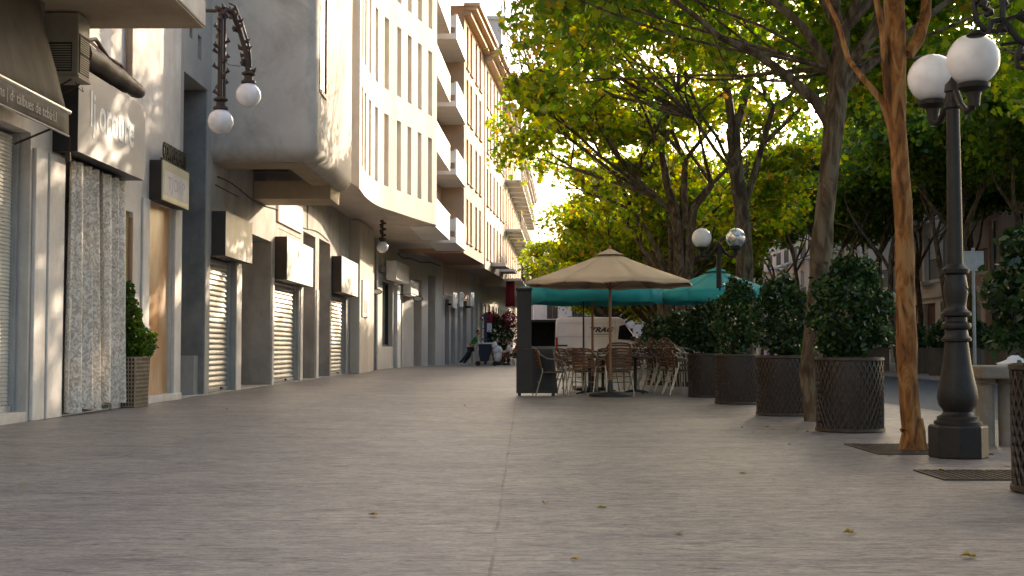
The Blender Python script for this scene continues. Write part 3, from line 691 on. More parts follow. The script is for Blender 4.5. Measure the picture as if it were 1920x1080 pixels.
def ovalsign(label, px, py, Y, w):
    p = onY(px, py, Y); t = thing('oval_sign', label, 'hanging sign', p, group='oval hanging shop signs')
    s = MB(); s.loft([[(p.x + w * cos(a), p.y + dy, p.z + w * .55 * sin(a)) for a in [2 * pi * k / 20 for k in range(20)]] for dy in (-.02, .02)]); s.build('plate', M['iron'], t)
    s = MB(); s.loft([[(p.x + w * .8 * cos(a), p.y + dy, p.z + w * .4 * sin(a)) for a in [2 * pi * k / 20 for k in range(20)]] for dy in (-.026, -.021)]); s.build('face_panel', M['steel'], t)
    s = MB(); s.tube([(p.x, p.y, p.z + w * .5), (p.x - .25, p.y, p.z + w * .55 + .08), (p.x - .9, p.y, p.z + w * .55 + .05)], .018, 6); s.build('bracket', M['iron'], t)
ovalsign('dark oval sign hanging beside the smaller pale sign box', 784, 560, 56.5, .24)
ovalsign('dark thin oval sign hanging near the beige pillar', 707, 547, 49.5, .2)
NB = thing('notice_board', 'small white notice plate fixed on the beige pillar', 'notice', (XW + .35, 47, 2))
pbox(MB(), pG, .5, 2.2, 2.0, 3.3, -.40, -.353).build('plate', M['white'], NB)
pbox(MB(), pG, .75, 1.9, 2.15, 2.6, -.405, -.401).build('picture', M['greystone'], NB)

# --- building E: white balconies ---------------------------------------------------------------
E = thing('balcony_apartments', 'orange apartment building with stacked white balconies', 'building', (-4.2, 52, 0))
pE = Path([(-4.25, 46.9), (-3.75, 58)])
holes = []
for k in range(5):
    z = 5.6 + k * 2.88
    for a, b in ((1.0, 3.2), (3.8, 5.6), (6.9, 9.6)): holes.append((a, b, z, z + 2.25, .35))
mb = facade(pE, 5.42, 19.8, holes); shell(mb, pE, 5.42, 19.8); mb.build('wall', M['orange'], E)
for h in holes: window(E, pE, h[0], h[1], h[2], h[3], .25, 'redbrown', 'glass', 1, .07, 'balcony_door')
def balcony(root, y0, y1, x0, xf0, xf1, z):
    s = MB(); s.prism([(x0, y0), (xf0, y0), (xf1, y1), (x0, y1)], z, z + .24); b = s.build('balcony', M['white'], root)
    s = MB(); t = .07
    s.prism([(xf0 - t, y0 + .0), (xf0, y0), (xf1, y1), (xf1 - t, y1)], z + .243, z + 1.0)
    s.prism([(x0, y0), (xf0 - t - .003, y0), (xf0 - t - .003, y0 + t), (x0, y0 + t)], z + .5, z + 1.0)
    s.build('parapet', M['frosted' if z < 6 else 'white'], b)
    s = MB(); s.prism([(xf0 - t - .02, y0 - .01), (xf0 + .015, y0 - .01), (xf1 + .015, y1 + .01), (xf1 - t - .02, y1 + .01)], z + 1.003, z + 1.06); s.build('handrail', M['white'], b)
for k in range(5):
    z = 5.3 + k * 2.88
    balcony(E, 46.95, 52.8, -4.2, -3.24, -3.06, z + .05)
    balcony(E, 53.5, 58.0, -4.0, -2.83, -2.62, z)
s = MB(); s.sphere((-3.0, 55, 15.2), .35, 10, 7)

# --- building F, G: orange-peach facades with cornices ------------------------------------------
def block(name, label, path, z0, z1, wall, cornice, cw, cols_, rows_, hw, hh, frame='redbrown', sill=True, cor_h=.5, blind=None):
    t = thing(name, label, 'building', (path.p[0].x, path.p[0].y, 0))
    holes = [(c - hw / 2, c + hw / 2, z, z + hh, .22) for z in rows_ for c in cols_]
    mb = facade(path, z0, z1, holes); shell(mb, path, z0, z1); mb.build('wall', M[wall], t)
    for h in holes:
        w_ = window(t, path, h[0], h[1], h[2], h[3], .14, frame, blind or 'glass', 1, .06)
        if sill: pbox(MB(), path, h[0] - .08, h[1] + .08, h[2] - .09, h[2] - .003, -.09, .10).build('sill', M[wall], w_)
    if cornice:
        s = MB(); pbox(s, path, -.1, path.len, z1 - cor_h, z1 - cor_h * .55, -cw * .45, -.002); pbox(s, path, -.15, path.len, z1 - cor_h * .55 + .003, z1 - .1, -cw * .8, -.002); pbox(s, path, -.2, path.len, z1 - .097, z1 + .06, -cw, -.002)
        s.build('cornice', M[cornice], t)
    return t
pF = Path([(-2.72, 58.05), (-2.05, 66)])
Fb = block('orange_apartments', 'orange rendered apartment building with timber cornice', pF, 5.2, 16.6, 'orange', 'cornice', .75, (1.2, 2.6, 4.6, 6.2), (5.8, 8.6, 11.4, 13.9), .75, 2.0, blind='blind', frame='pipe')
MB().poly([(-2.72, 58.05, 5.195), (-2.05, 66, 5.195), (-3.8, 67, 5.195), (-4.6, 58.2, 5.195)]).build('soffit', M['redbrown'], Fb)
pG2 = Path([(-2.0, 66.1), (-1.15, 77)])
Gb = block('peach_apartments', 'pale peach apartment block with stone cornice past the orange one', pG2, 5.0, 16.3, 'peach', 'peach', .9, (1.2, 2.8, 4.6, 6.4, 8.4, 9.9), (5.6, 8.4, 11.2, 13.6), .8, 1.95, blind='blind', frame='pipe')
for c in (4.2, 9.1): pbox(MB(), pG2, c - 1.3, c + 1.3, 5.3, 5.48, -.8, -.002).build('balcony', M['palegrey'], Gb)
# ground floor under E-G
pL = Path([(-4.14, 65.52), (-3.1, 72), (-1.9, 85), (-.5, 110)])
LG = thing('shop_arcade', 'row of red-brown shop fronts under the orange apartments', 'building', (-3.6, 69, 0))
hs = [(.5, 1.5, .02, 3.4, .5), (2.0, 3.0, .02, 3.4, .5), (3.6, 4.4, .02, 3.5, .5), (5.0, 6.0, .02, 3.5, .5)] + [(7.5 + k * 2.1, 8.5 + k * 2.1, .02, 3.6, .5) for k in range(12)]
hs2 = [(.6 + k * 1.05, 1.1 + k * 1.05, 3.95, 4.9, .3) for k in range(6)]
mb = facade(pL, 0, 5.18, hs + hs2); mb.build('wall', M['palegrey'], LG)
pbox(MB(), pL, .02, 6.3, 3.6, 5.15, -.05, -.004).build('fascia', M['pink'], LG)
for i, h in enumerate(hs): pbox(MB(), pL, h[0], h[1], h[2], h[3], h[4] - .3, h[4] - .2).build('shop_door', M['redbrown' if i < 4 else 'darkbrown'], LG)
for k, c in enumerate((.9, 2.5, 5.4)):
    t = thing('shop_sign', ('white shop sign plate nearest the beige building', 'white shop sign plate above the middle red-brown door', 'pale shop sign plate farthest along the red-brown doors')[k], 'sign', pL.at(c, 3.3))
    pbox(MB(), pL, c - .5, c + .5, 2.95 + .12 * k, 3.75 + .1 * k, -.45, -.36).build('plate', M['white'], t, bevel=.01)
    pbox(MB(), pL, c - .03, c + .03, 3.1, 3.2, -.357, -.055).build('bracket', M['iron'], t)

# --- building H and its tower --------------------------------------------------------------------
pH = Path([(-1.1, 77.1), (.05, 110)])
H = block('balcony_tenement', 'cream tenement with many small iron balconies and hung washing', pH, 4.6, 15.6, 'peach', 'palegrey', .7, [1.5 + k * 2.7 for k in range(12)], (5.2, 8.2, 11.2), 1.1, 2.2, sill=False)
for r_ in (4.95, 7.95, 10.95):
    for k in range(12):
        c = 1.5 + k * 2.7; s = MB(); pbox(s, pH, c - 1.05, c + 1.05, r_, r_ + .15, -.95, -.003); b = s.build('balcony', M['palegrey'], H)
        s = MB(); sd = c - 1.02
        for i in range(15): pbox(s, pH, sd + i * .145, sd + i * .145 + .025, r_ + .153, r_ + 1.1, -.94, -.915)
        pbox(s, pH, c - 1.04, c + 1.04, r_ + 1.1, r_ + 1.14, -.95, -.905)
        s.build('railing', M['iron'], b)
TW = thing('roof_tower', 'pale stair tower with flat overhanging cap above the cornices', 'tower', (-2.2, 79, 15))
MB().box(-3.4, -1.35, 77.3, 81, 15.65, 20.9).build('wall', M['palegrey'], TW)
MB().box(-3.7, -1.0, 76.9, 81.3, 18.3, 18.55).build('ledge', M['palegrey'], TW)
MB().box(-3.6, -1.15, 77.1, 81.2, 20.9, 21.1).build('roof', M['palegrey'], TW)
s = MB()
for k in range(6):
    s.tube([(-3.4 + k * .42, 77.2, 21.1), (-3.4 + k * .42, 77.2, 21.8)], .02, 5)
s.tube([(-3.5, 77.2, 21.8), (-1.2, 77.2, 21.8)], .02, 5); s.tube([(-1.25, 77.2, 21.8), (-1.25, 81, 21.8)], .02, 5)
s.build('railing', M['iron'], TW)
pI = Path([(-6, 112), (1.2, 112)])
pI2 = Path([(.45, 110.2), (3.2, 135)])
block('pink_block', 'dull pink block closing the far end of the left facades', Path([(.12, 110.2), (1.0, 135)]), 0, 16.4, 'pink', 'palegrey', .5, [2 + k * 2.6 for k in range(8)], (1.0, 4.2, 7.4, 10.6), 1.0, 2.1)
block('far_building', 'grey building across the far end of the street', Path([(1.1, 138), (40, 139)]), 0, 11, 'palegrey', None, 0, [2 + k * 2.7 for k in range(12)], (.8, 4, 7.2), 1.2, 2.2)

# --- right-hand buildings across the road ------------------------------------------------------
def rightblock(label, y0, y1, X, h, wall, cols_n, shop):
    t = thing('road_side_building', label, 'building', (X, (y0 + y1) / 2, 0), group='buildings across the road')
    p = Path([(X, y1), (X, y0)]); n = cols_n; w = (y1 - y0) / n
    cs = [w * (k + .5) for k in range(n)]
    holes = [(c - .55, c + .55, z, z + 2.4, .25) for z in (4.3, 7.5, 10.4) for c in cs if z + 2.4 < h - .3]
    sh = [(c - w * .36, c + w * .36, .02, 3.2, .4) for c in cs]
    mb = facade(p, 0, h, holes + sh); shell(mb, p, 0, h); mb.build('wall', M[wall], t)
    for i, hh in enumerate(holes):
        window(t, p, *hh[:4], .18, 'white' if wall != 'white' else 'darkbrown', 'glass', 1, .08)
        s = MB(); pbox(s, p, hh[0] - .3, hh[1] + .3, hh[2] - .16, hh[2] - .003, -.6, -.002); b = s.build('balcony', M['palegrey'], t)
        s = MB()
        for k in range(13): pbox(s, p, hh[0] - .28 + k * .138, hh[0] - .26 + k * .138, hh[2], hh[2] + .95, -.59, -.57)
        pbox(s, p, hh[0] - .3, hh[1] + .3, hh[2] + .95, hh[2] + 1.0, -.6, -.56); s.build('railing', M['iron'], b)
    for i, hh in enumerate(sh): pbox(MB(), p, hh[0], hh[1], .02, 3.2, .3, .36).build('shop_front', M[shop[i % len(shop)]], t)
    pbox(MB(), p, 0, p.len, 3.45, 3.75, -.25, -.002).build('string_course', M['palegrey'], t); pbox(MB(), p, 0, p.len, h - .5, h, -.45, -.002).build('cornice', M['palegrey'], t)
rightblock('pinkish apartment house across the road with red shop front', 40, 62, 21, 12.6, 'pink', 7, ['wallshop', 'dark', 'redbrown', 'dark'])
rightblock('pale grey apartment house across the road, behind slender trees', 62.1, 80, 21, 12.9, 'palegrey', 6, ['dark', 'wallshop', 'glass'])
rightblock('peach apartment house far along across the road', 80.1, 104, 21, 12.6, 'peach', 8, ['dark', 'glass', 'redbrown'])
rightblock('dim pink apartment house at the end across the road', 104.1, 138, 21, 12.8, 'pink', 9, ['dark', 'glass'])

# ------------------------------------------------------------------ lamps
def globe_mb(c, r): return MB().sphere(c, r, 32, 18)
def post(name, label, loc, rz, clear=False, group='twin globe street lamps'):
    t = thing(name, label, 'street lamp', loc, rz, group)
    b = lambda mb, n, m, p=None, **k: mb.build(n, M[m], p or t, world=False, **k)
    s = MB(); s.lathe([(.235, 0), (.235, .25), (.225, .27)], n=8, rot=pi / 8); b(s, 'plinth', 'iron', bevel=.012)
    prof = [(.19, .271), (.19, .295), (.165, .31), (.165, .335), (.13, .35), (.115, .375), (.12, .39), (.150, .43), (.163, .49), (.155, .56), (.135, .65), (.115, .76), (.10, .88), (.092, .945),
            (.118, .955), (.12, .975), (.095, 1.0), (.088, 1.045), (.115, 1.06), (.12, 1.08), (.115, 1.10), (.088, 1.115), (.085, 1.15), (.118, 1.165), (.12, 1.19), (.092, 1.21), (.078, 1.235), (.085, 1.28), (.096, 1.34), (.098, 1.40), (.085, 1.47), (.080, 1.50), (.108, 1.515), (.112, 1.545), (.085, 1.57), (.064, 1.59)]
    s = MB(); s.lathe(prof, n=28); b(s, 'pedestal', 'iron', smooth=True)
    s = MB(); s.lathe([(.064, 1.59), (.054, 2.88), (.072, 2.89), (.072, 2.93), (.054, 2.95), (.054, 3.02), (.068, 3.03), (.06, 3.09), (.03, 3.12), (.005, 3.16)], n=20); b(s, 'shaft', 'iron', smooth=True)
    for sg in (-1, 1):
        s = MB(); s.tube([(0, sg * .05, 3.02), (0, sg * .13, 2.90), (0, sg * .24, 2.82), (0, sg * .33, 2.83), (0, sg * .36, 2.90)], [.032, .03, .028, .028, .03], 10)
        s.lathe([(.045, 2.84), (.05, 2.90), (.06, 2.95), (.125, 2.985), (.13, 3.02), (.10, 3.03)], (0, sg * .36, 0), 18)
        a = b(s, 'arm', 'iron', smooth=True)
        b(globe_mb((0, sg * .36, 3.02 + .195), .208), 'globe', 'globeclear' if clear and sg > 0 else 'globe', a, smooth=True)
    return t
post('street_lamp', 'black cast-iron lamp with two white globes beside the orange tree trunk', (3.57, 10.6, 0), R(8))
post('street_lamp', 'distant twin globe lamp between parasols and planters, one globe clear', (4.12, 27.0, 0), R(-90), True)
def wall_arch():
    t = thing('wall_lamp', 'ornate black wall lamp with two hanging white globes under an iron arch', 'wall lamp', (XW, 20.5, 6.4))
    g1, g2 = Vector((-4.90, 20.5, 4.55)), Vector((-4.54, 20.9, 5.06)); rg = random.Random(9)
    s = MB(); s.tube([(XW, 20.5, 6.42), (-5.4, 20.5, 6.38), (-4.98, 20.5, 6.36)], .03, 8); s.build('wall_arm', M['rustiron'], t)
    s = MB()
    for dx in (-.045, 0, .045): s.tube([(g1.x + dx, 20.5 + abs(dx), 6.34), (g1.x + dx, 20.5 + abs(dx), 4.92)], .024, 7)
    for k in range(16):
        z = 5.0 + k * .083; a = rg.uniform(0, 6.28); s.tube([(g1.x + .05 * cos(a), 20.5 + .05 * sin(a), z), (g1.x + .12 * cos(a), 20.5 + .12 * sin(a), z + .05), (g1.x + .10 * cos(a), 20.5 + .1 * sin(a), z + .10)], [.02, .035, .006], 6)
    st = s.build('stem', M['rustiron'], t, smooth=True)
    arch = [Vector((g1.x, 20.5, 6.30)), Vector((-4.84, 20.55, 6.40)), Vector((-4.76, 20.62, 6.38)), Vector((-4.66, 20.75, 6.1)), Vector((-4.57, 20.85, 5.75)), Vector((g2.x, 20.9, 5.42))]
    s = MB(); s.tube(arch, [.05, .045, .05, .04, .045, .05], 8)
    s.tube([p + Vector((.05, 0, .10)) for p in arch[1:5]] + [arch[5] + Vector((.04, 0, .1))], .018, 6)
    for i in range(5):
        for k in range(5):
            p = arch[i].lerp(arch[i + 1], (k + .5) / 5); a = rg.uniform(0, 6.28); v = Vector((cos(a), sin(a) * .6, rg.uniform(-.4, .6)))
            s.tube([p, p + v * .10, p + v * .13 + Vector((0, 0, .05))], [.02, .036, .006], 6)
    ar = s.build('arch', M['rustiron'], t, smooth=True)
    s = MB(); s.tube([(g1.x, 20.52, 5.6), (-4.8, 20.6, 5.5), (-4.66, 20.8, 5.52)], .006, 5); s.build('cable', M['iron'], t)
    for g, par in ((g1, st), (g2, ar)):
        s = MB(); s.lathe([(.06, .40), (.115, .37), (.115, .345), (.07, .32), (.075, .26), (.12, .235), (.125, .205), (.085, .185), (.08, .14)], g, 18); c = s.build('collar', M['rustiron'], par, smooth=True)
        globe_mb(g, .205).build('globe', M['globe'], c, smooth=True)
wall_arch()
def soffit_lamp():
    p = onY(717, 463, 45); t = thing('wall_lamp', 'single white globe lamp hanging beneath the beige overhang', 'wall lamp', (p.x, p.y, p.z))
    s = MB(); s.lathe([(.08, .34), (.14, .30), (.14, .25), (.10, .22), (.09, .17)], p, 16); s.tube([(p.x, p.y, p.z + .3), (p.x, p.y, 5.4)], .04, 8)
    for k in range(8):
        z = p.z + .4 + k * .07; s.tube([(p.x, p.y, z), (p.x + .12 * cos(k * 2.1), p.y + .12 * sin(k * 2.1), z + .03)], [.03, .05], 6)
    s.build('stem', M['rustiron'], t, smooth=True); globe_mb(p, .205).build('globe', M['globe'], t, smooth=True)
soffit_lamp()
def scroll_lamp():
    # scrolled iron bracket entering at the top right, on a post outside the frame
    Y = 9.6; t = thing('bracket_lamp', 'curly black iron bracket reaching in at the top right corner', 'street lamp', (4.45, Y, 0))
    P = lambda px, py: tuple(onY(px, py, Y))
    s = MB(); s.lathe([(.16, 0), (.16, .3), (.1, .4), (.07, 1.2), (.06, 4.3)], (4.45, Y, 0), 16); s.build('post', M['iron'], t, smooth=True)
    s = MB()
    s.tube([P(1838, -60), P(1826, 10), P(1832, 40), P(1845, 55), P(1870, 60), P(1882, 40), P(1905, 30), P(1935, 45)], .022, 8)
    s.tube([P(1852, 62), P(1860, 40), P(1880, 36), P(1895, 55), P(1910, 75), P(1930, 85), P(2010, 70)], .026, 8)
    s.tube([P(1880, -60), P(1880, 0), P(1880, 36)], .024, 8); s.tube([P(1876, 84), P(1905, 80), P(1925, 72)], .013, 6)
    s.tube([P(1915, 85), P(1906, 105), P(1908, 125), P(1925, 130), P(1935, 110)], .022, 8)
    s.tube([P(1880, -60), P(1950, -40), P(2010, -20)], .03, 8)
    rg = random.Random(5)
    for px, py in ((1845, 18), (1848, 30), (1842, 8), (1912, 92), (1915, 112), (1838, 0), (1890, 10), (1925, 20), (1916, 20), (1870, 48)):
        p = Vector(P(px, py)); v = Vector((rg.uniform(-1, 1), rg.uniform(-.5, .5), rg.uniform(-1, 1))).normalized()
        s.tube([p, p + v * .05, p + v * .09], [.015, .04, .006], 6)
    s.build('scroll_arm', M['iron'], t, smooth=True)
    s = MB(); p = Vector(P(1830, 66)); s.lathe([(.06, -.01), (.075, 0), (.05, .02), (.025, .04)], p, 16); s.build('cap', M['iron'], t, smooth=True)
scroll_lamp()

# ------------------------------------------------------------------ foliage
LEAF12 = np.array([(0, 0, 0), (.28, -.05, .06), (.5, .25, .1), (.3, .35, .05), (.42, .72, .08), (.16, .66, .02), (0, 1, -.04), (-.16, .66, .02), (-.42, .72, .08), (-.3, .35, .05), (-.5, .25, .1), (-.28, -.05, .06)])
LEAF6 = np.array([(0, 0, 0), (.42, .25, .08), (.30, .75, .06), (0, 1, -.03), (-.30, .75, .06), (-.42, .25, .08)])
LEAFS = np.array([(0, 0, 0), (.26, .35, .07), (.2, .72, .05), (0, 1, 0), (-.2, .72, .05), (-.26, .35, .07)])
def leaves_mesh(name, pts, size, mat, seed, tmpl, upbias=.6, jitter=.35):
    rg = np.random.default_rng(seed); n = len(pts); k = len(tmpl)
    nrm = rg.normal(size=(n, 3)); nrm[:, 2] += upbias; nrm /= np.linalg.norm(nrm, axis=1)[:, None]
    a = rg.normal(size=(n, 3)); a[:, 2] -= .4; a -= nrm * (a * nrm).sum(1)[:, None]; a /= np.linalg.norm(a, axis=1)[:, None] + 1e-9
    b = np.cross(a, nrm)
    sz = size * (1 + jitter * rg.uniform(-1, 1, n))[:, None]
    V = np.empty((n, k, 3))
    for i, (x, y, z) in enumerate(tmpl): V[:, i] = pts + (b * x + a * (y - .3) + nrm * z) * sz
    me = bpy.data.meshes.new(name)
    me.vertices.add(n * k); me.vertices.foreach_set('co', V.ravel())
    me.loops.add(n * k); me.loops.foreach_set('vertex_index', np.arange(n * k, dtype=np.int32))
    me.polygons.add(n); me.polygons.foreach_set('loop_start', np.arange(0, n * k, k, dtype=np.int32))
    me.materials.append(mat); me.update(calc_edges=True); me.validate()
    return me
XMIN = [-99]
def grow(mb, p, d, ln, rad, level, rg, tips, maxlev, up=.25, spread=.75):
    n = 5; pts = [p]; q = p.copy(); dd = d.normalized()
    for i in range(n):
        dd = (dd + Vector((rg.uniform(-.22, .22), rg.uniform(-.22, .22), rg.uniform(-.12, .12) + up * .12))).normalized()
        if q.x + dd.x * ln / n < XMIN[0]: dd = Vector((abs(dd.x) * .3, dd.y, max(dd.z, .3))).normalized()
        q = q + dd * (ln / n); pts.append(q.copy())
    mb.tube(pts, [rad * (1 - .5 * i / n) for i in range(n + 1)], 8 if level < 1 else 5, cap=False)
    if level >= maxlev - 2:
        for i in range(2, n + 1): tips.append(pts[i] + Vector((0, 0, -.12 if level > 1 else -.25)))
    if level < maxlev:
        for k in range(3 if level else 3):
            t = rg.randint(3, n) if k else n
            ax = Vector((rg.gauss(0, 1), rg.gauss(0, 1), rg.gauss(.15, .55))).normalized()
            nd = (dd + ax * spread).normalized()
            if nd.z < -.25: nd.z = -.1
            grow(mb, pts[t], nd, ln * rg.uniform(.58, .8), rad * .52, level + 1, rg, tips, maxlev, up, spread)
def clump(tips, per, sig, rg, zmin, zmax, thin=1.0, keep=None):
    P = []
    for t in tips:
        m = int(per * rg.uniform(.4, 1.5))
        c = np.array(t); P.append(rg.normal(size=(m, 3)) * np.array([sig, sig, sig * .6]) + c)
    P = np.concatenate(P); P = P[(P[:, 2] > zmin) & (P[:, 2] < zmax)]
    if keep is not None: P = P[keep(P)]
    return P
def make_tree(name, label, loc, trunk, rads, limbs, seed, leaf, bark, size=.17, per=26, sig=.36, zmin=3.0, zmax=10, maxlev=3, tmpl=LEAF12, group=None, extra=(), keep=None, spread=.75, lim0=-.35, gap=-.35, front=None):
    rg = random.Random(seed); t = thing(name, label, 'tree', loc, 0, group)
    mb = MB(); L = Vector(loc)
    tp = [Vector(p) for p in trunk]
    # knobbly trunk
    fine = []; fr = []
    for i in range(len(tp) - 1):
        m = max(2, int((tp[i + 1] - tp[i]).length / .22))
        for k in range(m):
            u = k / m; fine.append(tp[i].lerp(tp[i + 1], u) + Vector((rg.uniform(-.006, .006), rg.uniform(-.006, .006), 0))); fr.append((rads[i] + (rads[i + 1] - rads[i]) * u) * rg.uniform(.92, 1.09))
    fine.append(tp[-1]); fr.append(rads[-1])
    mb.tube(fine, fr, 14)
    for p, a in extra:                       # extra bare stems given as (points, radii)
        mb.tube([Vector(q) for q in p], a, 8)
    tips = []
    XMIN[0] = (front[1] if front else lim0) - loc[0] + .1 if loc[0] < 6 else -99
    for (p, d, ln, r_) in limbs: grow(mb, Vector(p), Vector(d), ln, r_, 0, rg, tips, maxlev, spread=spread)
    XMIN[0] = -99
    mb.build('trunk', bark, t, smooth=True, world=False)
    if keep is None:
        def keep(P):
            lim = -(Lx - lim0) + .45 * np.sin(P[:, 1] * 1.7 + seed) + .35 * np.sin(P[:, 2] * 2.3 + P[:, 1]) + .2 * np.sin(P[:, 1] * 5)
            if front: lim = np.where(P[:, 1] + loc[1] < front[0] + .5 * np.sin(P[:, 2] * 2), lim - lim0 + front[1], lim)
            x, y, z = P[:, 0] + seed, P[:, 1], P[:, 2]
            g = np.sin(2.6 * x + 1.3 * np.sin(1.7 * y)) * np.sin(2.4 * y + 1.2 * np.sin(2.1 * z)) + .8 * np.sin(2.9 * z + 1.1 * np.sin(1.9 * x + y)) + .35 * np.sin(5.1 * x + 4.3 * y + 4.7 * z)
            return (P[:, 0] > lim) & (g > gap)
    Lx = loc[0] if loc[0] < 6 else 99
    P = clump(tips, per, sig, np.random.default_rng(seed), zmin, zmax, keep=keep)
    me = leaves_mesh('crown', P, size, leaf, seed, tmpl)
    o = bpy.data.objects.new('crown', me); COL.objects.link(o); o.parent = t
    return t
def limbset(top, n, ln, rad, rg, tilt=.8, zspread=.0, phase=0):
    out = []
    for k in range(n):
        a = phase + 2 * pi * k / n + rg.uniform(-.35, .35); tl = tilt * rg.uniform(.75, 1.3)
        out.append((Vector(top) + Vector((0, 0, -zspread * rg.random())), (cos(a) * tl, sin(a) * tl, 1), ln * rg.uniform(.85, 1.15), rad * rg.uniform(.85, 1.1)))
    return out
GT = 'plane trees in the near row'
rg = random.Random(21)
# T1: sunny orange trunk
b1 = G(1713, 843); rel = lambda px, py, Y, b: tuple(onY(px, py, Y) - b)
tr = [(0, 0, -.02), rel(1711, 815, b1.y, b1), rel(1702, 700, b1.y, b1), rel(1697, 540, b1.y, b1), rel(1693, 380, b1.y, b1), rel(1681, 230, b1.y, b1), rel(1679, 90, b1.y, b1), rel(1676, 0, b1.y, b1)]
def off(p, x=0, y=0, z=0): return (p[0] + x, p[1] + y, p[2] + z)
ex = [([rel(1668, 235, b1.y, b1), rel(1655, 190, b1.y, b1), rel(1620, 150, b1.y - .0, b1), rel(1590, 110, b1.y + .2, b1), rel(1570, 40, b1.y + .3, b1), rel(1535, -30, b1.y + .4, b1)], [.03, .034, .028, .026, .022, .02]),
      ([rel(1700, 100, b1.y, b1), rel(1722, 75, b1.y, b1), rel(1735, 30, b1.y, b1), rel(1738, -20, b1.y, b1)], [.07, .055, .05, .045]),
      ([rel(1672, 250, b1.y, b1), rel(1662, 150, b1.y - .05, b1), rel(1655, 60, b1.y - .1, b1), rel(1640, -20, b1.y - .1, b1)], [.04, .035, .03, .03])]
lt = limbset(tr[-1], 6, 2.3, .07, rg, .9) + [(ex[0][0][-1], (-.5, .2, 1), 2.0, .03), (ex[1][0][-1], (.5, .1, 1), 2.2, .04)]
make_tree('plane_tree', 'plane tree with sunlit orange flaking trunk beside the near lamp post', b1, [tr[0], off(tr[0], z=.09), off(tr[0], x=-.005, z=.25)] + tr[1:], [.135, .110, .102, .097, .091, .085, .080, .086, .094, .092], lt, 11, M['leaf'], M['barkorange'], .115, 40, .28, 4.0, 8.4, lim0=1.6, gap=-.5, group=GT, extra=ex)
# T2: grey forked trunk
b2 = Vector((3.62, 15.8, 0)); Y2 = b2.y
tr = [(0, 0, -.02), rel(1523, 700, Y2, b2), rel(1534, 560, Y2, b2), rel(1545, 420, Y2, b2), rel(1556, 300, Y2, b2), rel(1566, 215, Y2, b2), rel(1574, 130, Y2, b2), rel(1578, 60, Y2, b2)]
ex = [([rel(1558, 235, Y2, b2), rel(1530, 190, Y2, b2), rel(1480, 145, Y2, b2), rel(1418, 100, Y2 - .1, b2), rel(1350, 70, Y2 - .3, b2)], [.085, .075, .06, .05, .04]),
      ([rel(1570, 150, Y2, b2), rel(1545, 110, Y2, b2), rel(1505, 50, Y2, b2), rel(1460, 10, Y2, b2), rel(1400, -30, Y2, b2)], [.08, .07, .055, .05, .04]),
      ([rel(1575, 160, Y2, b2), rel(1600, 110, Y2, b2), rel(1640, 60, Y2, b2), rel(1670, 0, Y2, b2)], [.09, .08, .07, .06]),
      ([rel(1578, 170, Y2, b2), rel(1620, 130, Y2 + .1, b2), rel(1665, 95, Y2 + .2, b2), rel(1720, 50, Y2 + .3, b2)], [.07, .06, .05, .045])]
lt = limbset(tr[-1], 5, 2.6, .07, rg, .8) + [(ex[0][0][-1], (-1, .2, .9), 2.0, .04), (ex[1][0][-1], (-.8, -.2, 1), 2.2, .04), (ex[2][0][-1], (.5, .2, 1), 2.4, .05), (ex[3][0][-1], (.9, .3, .8), 2.2, .045)]
for dv in ((-1, .1, .12), (-1, .5, .2), (-.9, -.3, .2), (-.7, 1, .15), (-.4, 1, .3), (-1, .9, .3), (-.15, 1, .15), (-.8, .7, .45), (1, .3, .25), (.8, 1, .2), (1, -.3, .3), (.3, 1, .25), (.6, .5, .5)): lt.append((tr[6], dv, 3.5, .024))
make_tree('plane_tree', 'large grey forked plane tree rising behind the front round planter', b2, tr, [.17, .15, .135, .125, .12, .125, .12, .10], lt, 12, M['leaf'], M['bark'], .12, 44, .33, 3.95, 7.2, lim0=.2, gap=-.6, group=GT, extra=ex)
# T3
b3 = Vector((5.18, 30.2, 0)); Y3 = b3.y
tr = [(0, 0, -.02), rel(1397, 600, Y3, b3), rel(1396, 470, Y3, b3), rel(1391, 390, Y3, b3), rel(1380, 320, Y3, b3), rel(1374, 240, Y3, b3)]
ex = [([rel(1374, 250, Y3, b3), rel(1390, 210, Y3, b3), rel(1405, 150, Y3, b3), rel(1412, 90, Y3, b3)], [.11, .10, .085, .07]),
      ([rel(1374, 250, Y3, b3), rel(1366, 180, Y3, b3), rel(1352, 120, Y3, b3), rel(1335, 60, Y3, b3)], [.11, .10, .08, .07]),
      ([rel(1392, 400, Y3, b3), rel(1410, 340, Y3, b3), rel(1430, 270, Y3, b3), rel(1450, 200, Y3, b3)], [.08, .08, .07, .06]),
      ([rel(1372, 320, Y3, b3), rel(1340, 280, Y3, b3), rel(1300, 220, Y3 - .2, b3), rel(1270, 170, Y3 - .4, b3)], [.05, .045, .04, .03])]
lt = []
for e_ in ex: lt += limbset(e_[0][-1], 3, 2.3, .055, rg, .9)
for dy, dz, ln in ((-.5, .35, 3.6), (.1, .55, 3.9), (.6, .4, 3.5), (-.2, .8, 3.6)): lt.append((ex[3][0][2], (-1, dy, dz), ln, .06))
for dv, ln in (((-.5, -1, .10), 4.8), ((-.95, -.8, .2), 4.6), ((-.25, -1, .3), 4.6), ((-.8, -1, -.02), 4.4), ((-.7, -.9, .45), 4.6), ((.2, -1, .25), 4.2)): lt.append((ex[3][0][2], dv, ln, .03))
lt += [(ex[1][0][2], (-1, -.6, .6), 3.4, .06), (ex[2][0][2], (.8, -.5, .6), 3.0, .06), (tr[4], (-.7, -.9, .5), 3.0, .05)]
make_tree('plane_tree', 'forked plane tree behind the twin globe lamp', b3, tr, [.23, .20, .19, .18, .17, .16], lt, 13, M['leafwarm'], M['bark'], .135, 42, .34, 3.3, 9.0, lim0=1.0, gap=-.45, front=(26.5, -.45), group=GT, extra=ex)
